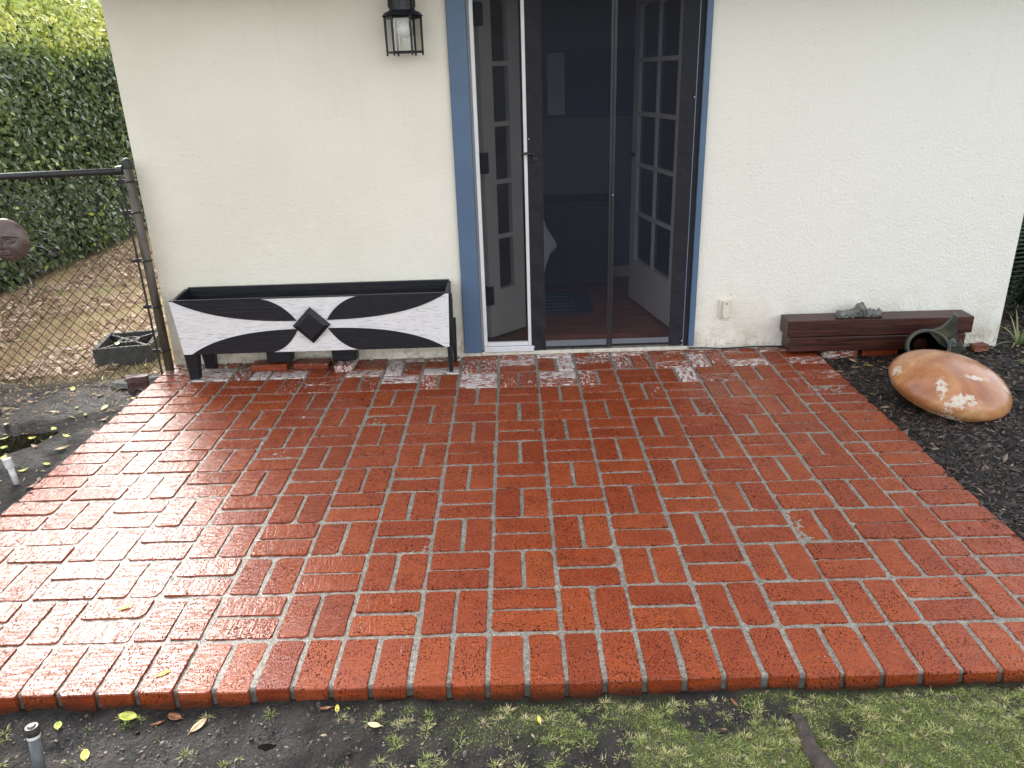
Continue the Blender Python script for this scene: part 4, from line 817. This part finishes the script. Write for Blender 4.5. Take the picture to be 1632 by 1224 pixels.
spots = [(-2.62, 1.45), (-2.55, 1.33), (-2.42, 1.42), (-2.38, 1.52), (-2.30, 1.62), (-2.25, 1.72), (-2.22, 1.50), (-2.12, 1.60), (-2.10, 1.95), (-2.02, 1.78), (-2.05, 1.44), (-2.28, 1.36), (-2.35, 1.22), (-2.12, 1.24), (-1.98, 1.62), (-2.5, 1.75), (-2.34, 1.9), (-2.2, 2.1), (-2.4, 2.2), (-2.05, 1.30), (-2.3, 1.05), (-2.0, 1.1), (-2.45, 1.62), (-2.62, 1.6), (-2.15, 1.85), (-2.55, 2.05), (-2.25, 1.95), (-1.99, 2.05)]
for i, (x, y) in enumerate(spots):
    c = lq.choice(cols_); leaf(x, y, lq.uniform(0.035, 0.06), lq.uniform(0.014, 0.028), lq.uniform(0, 6.28), c, 'small ' + CNAME[c] + ' fallen leaf on the dark mud left of the patio', lq.uniform(0.1, 0.5), tilt=lq.uniform(-0.2, 0.25), group=CNAME[c] + ' leaves on the mud left of the patio')
for i in range(26):
    x, y = lq.uniform(1.95, 3.1), lq.uniform(1.5, 2.75)
    if (x - 2.285) ** 2 / 0.16 + (y - 1.735) ** 2 / 0.12 < 1 or (x < 2.95 and y > 2.33): x, y = lq.uniform(2.68, 3.2), lq.uniform(1.45, 2.3)
    leaf(x, y, lq.uniform(0.03, 0.06), lq.uniform(0.012, 0.024), lq.uniform(0, 6.28), (c := lq.choice(['tan', 'brown', 'brown', 'pale', 'tan'])), 'small dry ' + CNAME[c] + ' leaf on the dark mulch right of the patio', lq.uniform(0.1, 0.5), tilt=lq.uniform(-0.3, 0.3), group=CNAME[c] + ' leaves on the mulch')
for i in range(40):
    x, y = lq.uniform(-3.7, -1.98), lq.uniform(2.5, 5.2)
    leaf(x, y, lq.uniform(0.05, 0.09), lq.uniform(0.02, 0.035), lq.uniform(0, 6.28), (c := lq.choice(['tan', 'brown', 'pale', 'tan', 'brown'])), 'dry ' + CNAME[c] + ' leaf on the straw coloured lawn behind the fence', lq.uniform(0.2, 0.6), tilt=lq.uniform(-0.4, 0.4), group=CNAME[c] + ' dry leaves on the lawn')

# ------------------------------------------------------------------ grass, moss, mulch: what nobody could count
nr = np.random.RandomState(11)
def blades(name, x, y, z, ln, wd, lean, az, tone, mat, parts=2):
    n = len(x); V = np.zeros((n, 2 * parts + 1, 3), np.float32); dx, dy = np.cos(az), np.sin(az); px_, py_ = -dy, dx
    for k in range(parts + 1):
        t = k / parts; up = ln * t * (1 - 0.35 * lean * t); out_ = ln * lean * t * t; w = wd * (1 - t) ** 0.7 * 0.5
        cx, cy, cz = x + dx * out_, y + dy * out_, z + up * np.clip(1.15 - lean, 0.15, 1)
        if k < parts: V[:, 2 * k] = np.stack([cx + px_ * w, cy + py_ * w, cz], 1); V[:, 2 * k + 1] = np.stack([cx - px_ * w, cy - py_ * w, cz], 1)
        else: V[:, 2 * k] = np.stack([cx, cy, cz], 1)
    base = np.arange(n)[:, None] * (2 * parts + 1); T = []
    for k in range(parts - 1): T += [[2 * k, 2 * k + 1, 2 * k + 3], [2 * k, 2 * k + 3, 2 * k + 2]]
    T += [[2 * parts - 2, 2 * parts - 1, 2 * parts]]
    Fc = (base[:, None, :] + np.array(T)[None]).reshape(-1, 3)
    me = np_mesh(name, V.reshape(-1, 3), Fc, mat); vattr(me, 'tone', np.repeat(tone, 2 * parts + 1)); return me
# front strip: moss carpet and rosettes of grass
n = 190000; x = nr.uniform(-1.3, 2.5, n); y = nr.uniform(-0.62, -0.225, n); h_, _, _, ms, _ = ground_h(x, y); keep = nr.rand(n) < ms * 0.95
x, y, h_ = x[keep], y[keep], h_[keep]; k = len(x)
me = blades('moss', x, y, h_ - 0.002, nr.uniform(0.004, 0.013, k), nr.uniform(0.0014, 0.003, k), nr.uniform(0.2, 0.9, k), nr.uniform(0, 6.28, k), np.clip(nr.normal(0.48, 0.18, k) + 0.4 * (fbm(x * 12, y * 12, 2) - 0.5), 0, 1), M_['grass'])
tag(link('moss', me), 'short green moss and fine grass carpeting the soil at front right', 'moss', kind='stuff')
tx = []; ty = []; tl = []
while len(tx) < 800:
    a, b = nr.uniform(-1.3, 2.4), nr.uniform(-0.60, -0.235); p = float(sstep(-1.5, 1.1, np.array(a))) * 0.9 + 0.06
    if fbm(np.array(a * 6 + 4), np.array(b * 6), 2) + 0.25 * p < 0.5: continue
    if nr.rand() < p: tx.append(a); ty.append(b); tl.append(nr.uniform(0.35, 0.95))
cx = np.array(tx); cy = np.array(ty); cl_ = np.array(tl); rep = nr.randint(16, 46, len(cx)); x = np.repeat(cx, rep) ; y = np.repeat(cy, rep); k = len(x); sc_ = np.repeat(cl_, rep)
az = nr.uniform(0, 6.28, k); rr = nr.uniform(0, 0.012, k); x = x + np.cos(az) * rr; y = y + np.sin(az) * rr; h_ = ground_h(x, y)[0]
tone = np.clip(np.repeat(nr.uniform(0.3, 0.95, len(cx)), rep) + nr.normal(0, 0.17, k), 0, 1)
me = blades('grass', x, y, h_ - 0.002, nr.uniform(0.015, 0.034, k) * sc_, nr.uniform(0.0018, 0.0034, k), nr.uniform(0.35, 1.05, k), az + nr.normal(0, .3, k), tone, M_['grass'], 3)
tag(link('grass', me), 'low tufts of green and straw grass below the patio edge', 'grass', kind='stuff')
# straw lawn behind the fence
n = 70000; x = nr.uniform(-4.1, -1.92, n); y = 2.35 + 5.2 * nr.rand(n) ** 1.4; lw = ground_h(x, y)[2]; keep = nr.rand(n) < lw * (0.4 + 0.9 * (fbm(x * 3, y * 3, 3) > 0.42)); x, y = x[keep], y[keep]; k = len(x)
tone = np.clip(0.45 + 1.3 * (fbm(x * 1.6 + 3, y * 1.6, 3) - 0.5) + nr.normal(0, 0.2, k), 0, 1)
me = blades('dry_grass', x, y, ground_h(x, y)[0] - 0.003, nr.uniform(0.02, 0.055, k), nr.uniform(0.003, 0.006, k), nr.uniform(0.3, 1.1, k), nr.uniform(0, 6.28, k), tone, M_['drygrass'])
tag(link('dry_grass', me), 'dry straw coloured lawn between fence and hedge', 'grass', kind='stuff')
# mulch on the right, litter on the left
def chips(name, x, y, z, s, asp, mat, tone):
    n = len(x); az = nr.uniform(0, 6.28, n); tilt = nr.normal(0, 0.35, n); ux, uy, uz = np.cos(az) * np.cos(tilt), np.sin(az) * np.cos(tilt), np.sin(tilt); vx, vy = -np.sin(az), np.cos(az)
    V = np.zeros((n, 5, 3), np.float32); c = np.stack([x, y, z], 1); u = np.stack([ux, uy, uz], 1) * s[:, None]; w = np.stack([vx, vy, nr.normal(0, .3, n)], 1) * (s * asp)[:, None]
    V[:, 0] = c - u; V[:, 1] = c + w; V[:, 2] = c + u; V[:, 3] = c - w; V[:, 4] = c + np.array([0, 0, 1]) * (s * 0.35)[:, None]
    Fc = (np.arange(n)[:, None, None] * 5 + np.array([[0, 3, 4], [3, 2, 4], [2, 1, 4], [1, 0, 4]])[None]).reshape(-1, 3)
    me = np_mesh(name, V.reshape(-1, 3), Fc, mat); vattr(me, 'tone', np.repeat(tone, 5)); return me
n = 50000; x = nr.uniform(1.80, 3.7, n); y = nr.uniform(-0.25, 4.2, n); keep = (x > PX1 + 0.004) & ~((x < 2.9) & (y > YW)); x, y = x[keep], y[keep]; k = len(x)
me = chips('mulch', x, y, ground_h(x, y)[0] + 0.002, nr.gamma(2.0, 0.0046, k) + 0.002, nr.uniform(0.10, 0.4, k), M_['chip'], np.clip(nr.beta(1.2, 3, k) + 0.05, 0, 1)); tag(link('mulch', me), 'dark bark mulch covering the bed right of the patio', 'mulch', kind='stuff')
n = 9000; x = nr.uniform(-3.2, -1.9, n); y = nr.uniform(0.2, 3.2, n); p = sstep(1.5, 2.5, y) * 0.9 + 0.07; keep = (nr.rand(n) < p) & (x < PX0 - 0.005); x, y = x[keep], y[keep]; k = len(x)
me = chips('leaf_litter', x, y, ground_h(x, y)[0] + 0.003, nr.gamma(1.6, 0.0042, k) + 0.0015, nr.uniform(0.06, 0.4, k), M_['drygrass'], np.clip(nr.beta(1.3, 2, k), 0, 1) * 0.75); tag(link('leaf_litter', me), 'fine twig and leaf litter along the fence foot', 'litter', kind='stuff')
n = 11000; x = nr.uniform(-4.0, -1.92, n); y = 2.4 + 4.2 * nr.rand(n) ** 1.3; keep = fbm(x * 2.3 + 7, y * 2.3, 3) > 0.40; x, y = x[keep], y[keep]; k = len(x)
me = chips('dry_leaf_litter', x, y, ground_h(x, y)[0] + 0.022 * nr.rand(k) + 0.006, nr.gamma(3.0, 0.0055, k) + 0.004, nr.uniform(0.2, 0.5, k), mat_leafy('lawn_litter', [(0.0, (0.14, 0.07, 0.045)), (0.35, (0.40, 0.25, 0.17)), (0.75, (0.66, 0.50, 0.35)), (1.0, (0.80, 0.70, 0.55))], 0.1, 0.6), nr.beta(1.6, 1.8, k)); tag(link('dry_leaf_litter', me), 'brown and pale dry leaf litter strewn over the straw lawn', 'litter', kind='stuff')
n = 5000; x = nr.uniform(-1.4, 1.7, n); y = nr.uniform(-0.62, -0.22, n)
me = chips('soil_crumbs', x, y, ground_h(x, y)[0] + 0.001, nr.gamma(2.0, 0.0016, n) + 0.0008, nr.uniform(0.3, 0.9, n), M_['chip'], np.clip(nr.beta(1.2, 2.0, n), 0, 1)); tag(link('soil_crumbs', me), 'crumbs of dark soil below the patio edge', 'soil', kind='stuff')
n = 60; 
def twig(x, y, L, az, zz, lab, grp):
    q = random.Random(int(x * 991 + y * 77)); pts = [(x + math.cos(az) * L * t + q.uniform(-.006, .006), y + math.sin(az) * L * t + q.uniform(-.006, .006), zz + 0.03 * t * q.random() + 0.004) for t in (0, 0.35, 0.7, 1)]
    return tag(MB().tube(pts, [0.003, 0.0025, 0.002, 0.001], 5).build('twig', M_['bark'] if q.random() < 0.5 else LM['tan'], None, (x, y, zz)), lab, 'twig', grp)
for i in range(26):
    x, y = lq.uniform(-2.35, -1.96), lq.uniform(2.18, 2.62); twig(x, y, lq.uniform(0.06, 0.16), lq.uniform(0, 6.28), hz(x, y) + lq.uniform(0, 0.03), 'thin dry twig in the heap at the fence foot', 'twigs at the fence foot')

n = 420; x = np.concatenate([PX1 - nr.gamma(1.2, 0.035, n // 2), PX0 + nr.gamma(1.2, 0.05, n // 2)]); y = nr.uniform(-0.1, 2.35, 2 * (n // 2))
me = chips('grit', x, y, 0.0 * x + 0.003, nr.gamma(2.0, 0.0016, len(x)) + 0.001, nr.uniform(0.2, 0.7, len(x)), M_['chip'], np.clip(nr.beta(1.2, 2.2, len(x)), 0, 1)); tag(link('grit', me), 'crumbs of mulch and soil spilled on the patio borders', 'grit', kind='stuff')
# ------------------------------------------------------------------ hedge on the left
hed = thing('hedge', (-4.4, 6.0, -0.06), 'tall clipped evergreen hedge with pale new growth along its top', 'hedge')
def hedge_x(y, z):      # front face of the hedge, bulging a little and rolling back at the top
    return -4.0 + 0.16 * (fbm(y * 1.3 + 3, z * 1.3, 3) - 0.5) - 0.62 * np.clip((z - 1.75) / 0.75, 0, 1) ** 2 - 0.12 * np.clip((0.25 - z) / 0.3, 0, 1) + 0.10 * (y - 6) * 0
def leaf_cloud(n, ylo, yhi, zlo, zhi, depth, size, tone_fn, seed):
    q = np.random.RandomState(seed); y = q.uniform(ylo, yhi, n); z = zlo + (zhi - zlo) * q.rand(n); x = hedge_x(y, z) - depth * q.rand(n) ** 1.6 + 0.03 * q.randn(n)
    L = size * q.uniform(0.6, 1.25, n); W = L * q.uniform(0.42, 0.6, n)
    nrm = np.stack([0.9 + 0 * x, 0.9 * q.randn(n) * 0.5, 0.35 + 0.5 * q.randn(n)], 1); nrm += 0.35 * q.randn(n, 3); nrm /= np.linalg.norm(nrm, axis=1)[:, None]
    d = np.stack([q.randn(n) * 0.5, q.randn(n), -0.6 + 0.7 * q.randn(n)], 1); d -= nrm * (d * nrm).sum(1)[:, None]; d /= np.linalg.norm(d, axis=1)[:, None]; s = np.cross(nrm, d)
    c = np.stack([x, y, z], 1); V = np.zeros((n, 6, 3), np.float32)
    V[:, 0] = c - d * L[:, None] / 2; V[:, 3] = c + d * L[:, None] / 2
    V[:, 1] = c - d * L[:, None] * 0.12 + s * W[:, None] / 2 + nrm * W[:, None] * 0.12; V[:, 2] = c + d * L[:, None] * 0.25 + s * W[:, None] * 0.4 + nrm * W[:, None] * 0.1
    V[:, 5] = c - d * L[:, None] * 0.12 - s * W[:, None] / 2 + nrm * W[:, None] * 0.12; V[:, 4] = c + d * L[:, None] * 0.25 - s * W[:, None] * 0.4 + nrm * W[:, None] * 0.1
    Fc = (np.arange(n)[:, None, None] * 6 + np.array([[0, 3, 2], [0, 2, 1], [0, 4, 3], [0, 5, 4]])[None]).reshape(-1, 3)
    return V.reshape(-1, 3), Fc, np.repeat(np.clip(tone_fn(y, z, q), 0, 1), 6)
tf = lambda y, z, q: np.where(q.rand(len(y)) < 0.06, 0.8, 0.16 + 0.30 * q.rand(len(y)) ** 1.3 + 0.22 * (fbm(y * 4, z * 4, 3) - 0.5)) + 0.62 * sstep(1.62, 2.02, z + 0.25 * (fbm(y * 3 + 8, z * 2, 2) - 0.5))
parts = [leaf_cloud(50000, 3.6, 9.0, -0.02, 2.62, 0.30, 0.060, tf, 1), leaf_cloud(7000, 1.0, 3.6, -0.02, 2.62, 0.3, 0.08, tf, 2), leaf_cloud(5000, 9.0, 14, -0.02, 2.62, 0.3, 0.09, tf, 3)]
V = np.concatenate([p[0] for p in parts]); off = np.cumsum([0] + [len(p[0]) for p in parts[:-1]]); Fc = np.concatenate([p[1] + o_ for p, o_ in zip(parts, off)]); tn = np.concatenate([p[2] for p in parts])
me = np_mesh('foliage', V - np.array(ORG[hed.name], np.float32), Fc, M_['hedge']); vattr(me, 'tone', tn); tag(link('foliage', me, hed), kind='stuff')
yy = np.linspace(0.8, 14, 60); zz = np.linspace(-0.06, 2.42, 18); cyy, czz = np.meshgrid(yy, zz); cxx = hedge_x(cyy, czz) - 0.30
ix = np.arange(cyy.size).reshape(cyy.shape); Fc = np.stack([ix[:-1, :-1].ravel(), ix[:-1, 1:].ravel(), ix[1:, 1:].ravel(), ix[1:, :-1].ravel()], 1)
me = np_mesh('inner_shade', np.stack([cxx.ravel(), cyy.ravel(), czz.ravel()], 1) - np.array(ORG[hed.name], np.float32), Fc, simple('dark_inner_shade', (0.010, 0.014, 0.008), 0.9, 0.5, 20, 0.5)); o = link('inner_shade_core', me, hed); s_ = o.modifiers.new('thick', 'SOLIDIFY'); s_.thickness = 0.9; s_.offset = -1  # solid near-black slab painting in the shade behind the foliage
for i in range(14):
    y = 1.2 + i * 0.9; MB().tube([(-4.25, y, -0.08), (-4.28, y + 0.05, 0.6), (-4.35, y - 0.04, 1.5)], [0.03, 0.022, 0.012], 7).build('stem', M_['bark'], hed)

# ------------------------------------------------------------------ plants and fence past the right corner
def strap_plant(x, y, n, L, label, seed, mat='strap', z=None):
    q = np.random.RandomState(seed); z0 = hz(x, y) if z is None else z; V = []; Fc = []; tn = []
    for i in range(n):
        a = q.uniform(0, 6.28); le = L * q.uniform(0.6, 1.1); w = 0.011 * q.uniform(0.8, 1.3); lean = q.uniform(0.35, 1.0); dx, dy = math.cos(a), math.sin(a); b = len(V); tt = q.rand()
        for k in range(8):
            t = k / 7; o_ = le * lean * t; up = le * (1.25 - lean * 0.6) * t - le * 1.0 * lean * t * t * 0.9; ww = w * (1 - t) ** 0.6 * 0.5 + 0.0004
            for s in (-1, 0, 1): V.append((x + dx * o_ - dy * ww * s, y + dy * o_ + dx * ww * s, z0 + max(up, -0.0) + 0.004 + (0.003 if s else 0))); tn.append(min(1, 0.35 + 0.4 * tt + (0.35 if s else 0)))
        for k in range(7):
            for s in (0, 1): p = b + k * 3 + s; Fc.append((p, p + 1, p + 4, p + 3))
    me = np_mesh('leaves', np.array(V) - np.array((x, y, z0)), Fc, M_[mat], True); vattr(me, 'tone', tn)
    t = thing('strap_leaf_plant', (x, y, z0), label, 'plant', 'strap leaf plants by the right corner'); link('leaves', me, t)
    MB().tube([(x, y, z0 - 0.01), (x, y, z0 + 0.02)], [0.012, 0.008], 7).build('crown_base', LM['pale'], t)
strap_plant(3.02, 2.42, 22, 0.26, 'spider plant with striped leaves just behind the right house corner', 1)
strap_plant(2.88, 2.02, 12, 0.20, 'sparse spider plant on the mulch right of the terracotta vessel', 2)
strap_plant(3.10, 1.92, 14, 0.24, 'spider plant at the right edge of the mulch bed', 3)
strap_plant(2.56, 1.50, 7, 0.07, 'tiny grass sprout at the front foot of the terracotta vessel', 4)
def fern(x, y, n, L, label, seed):
    q = np.random.RandomState(seed); t = thing('fern', (x, y, -0.05), label, 'fern', 'ferns behind the right corner')
    for i in range(n):
        a = q.uniform(0, 6.28); le = L * q.uniform(0.75, 1.1); lean = q.uniform(0.3, 0.75); V = []; Fc = []; tn = []
        for k in range(26):
            u = 0.12 + 0.88 * k / 25; o_ = le * lean * u; up = le * (1.2 * u - 0.75 * lean * u * u); c = Vector((math.cos(a) * o_, math.sin(a) * o_, up)); wl = 0.20 * math.sin(math.pi * min(1, u * 0.9 + 0.1)) ** 0.7 * le
            for s in (-1, 1):
                sd = Vector((-math.sin(a), math.cos(a), 0)) * s; fw = Vector((math.cos(a) * lean, math.sin(a) * lean, 0.2)); tip = c + sd * wl + fw * wl * 0.45 - Vector((0, 0, wl * 0.25)); b = len(V); e = fw * 0.014 * le / 0.5
                V += [c - e * 0.5, c + sd * wl * 0.5 + fw * wl * 0.22 - e, tip, c + sd * wl * 0.5 + fw * wl * 0.22 + e, c + e * 0.5]; Fc += [(b, b + 1, b + 2), (b, b + 2, b + 3), (b, b + 3, b + 4)]; tn += [q.rand()] * 5
        me = np_mesh('frond', np.array([tuple(v) for v in V]), Fc, M_['fern']); vattr(me, 'tone', tn); link('frond', me, t)
fern(3.35, 3.05, 15, 0.75, 'dark green fern clump filling the gap past the right corner', 5); fern(3.15, 3.7, 13, 0.8, 'farther dark fern half hidden behind the right corner', 6)
rf = thing('board_fence', (3.4, 4.6, -0.06), 'shaded grey board fence far behind the right house corner', 'fence')
fm_ = simple('grey_fence_board', (0.09, 0.085, 0.08), 0.8, 0.25, 8, 0.3, stretch=(4, 4, 0.5))
for i in range(16): MB().box(2.95 + i * 0.15, 3.094 + i * 0.15, 4.75 + 0.004 * (i % 2), 4.772 + 0.004 * (i % 2), -0.06, 1.75).build('board', fm_, rf)
for z in (0.3, 1.4): MB().box(2.95, 5.35, 4.78, 4.82, z, z + 0.09).build('rail', fm_, rf)
bpy.context.view_layer.update()
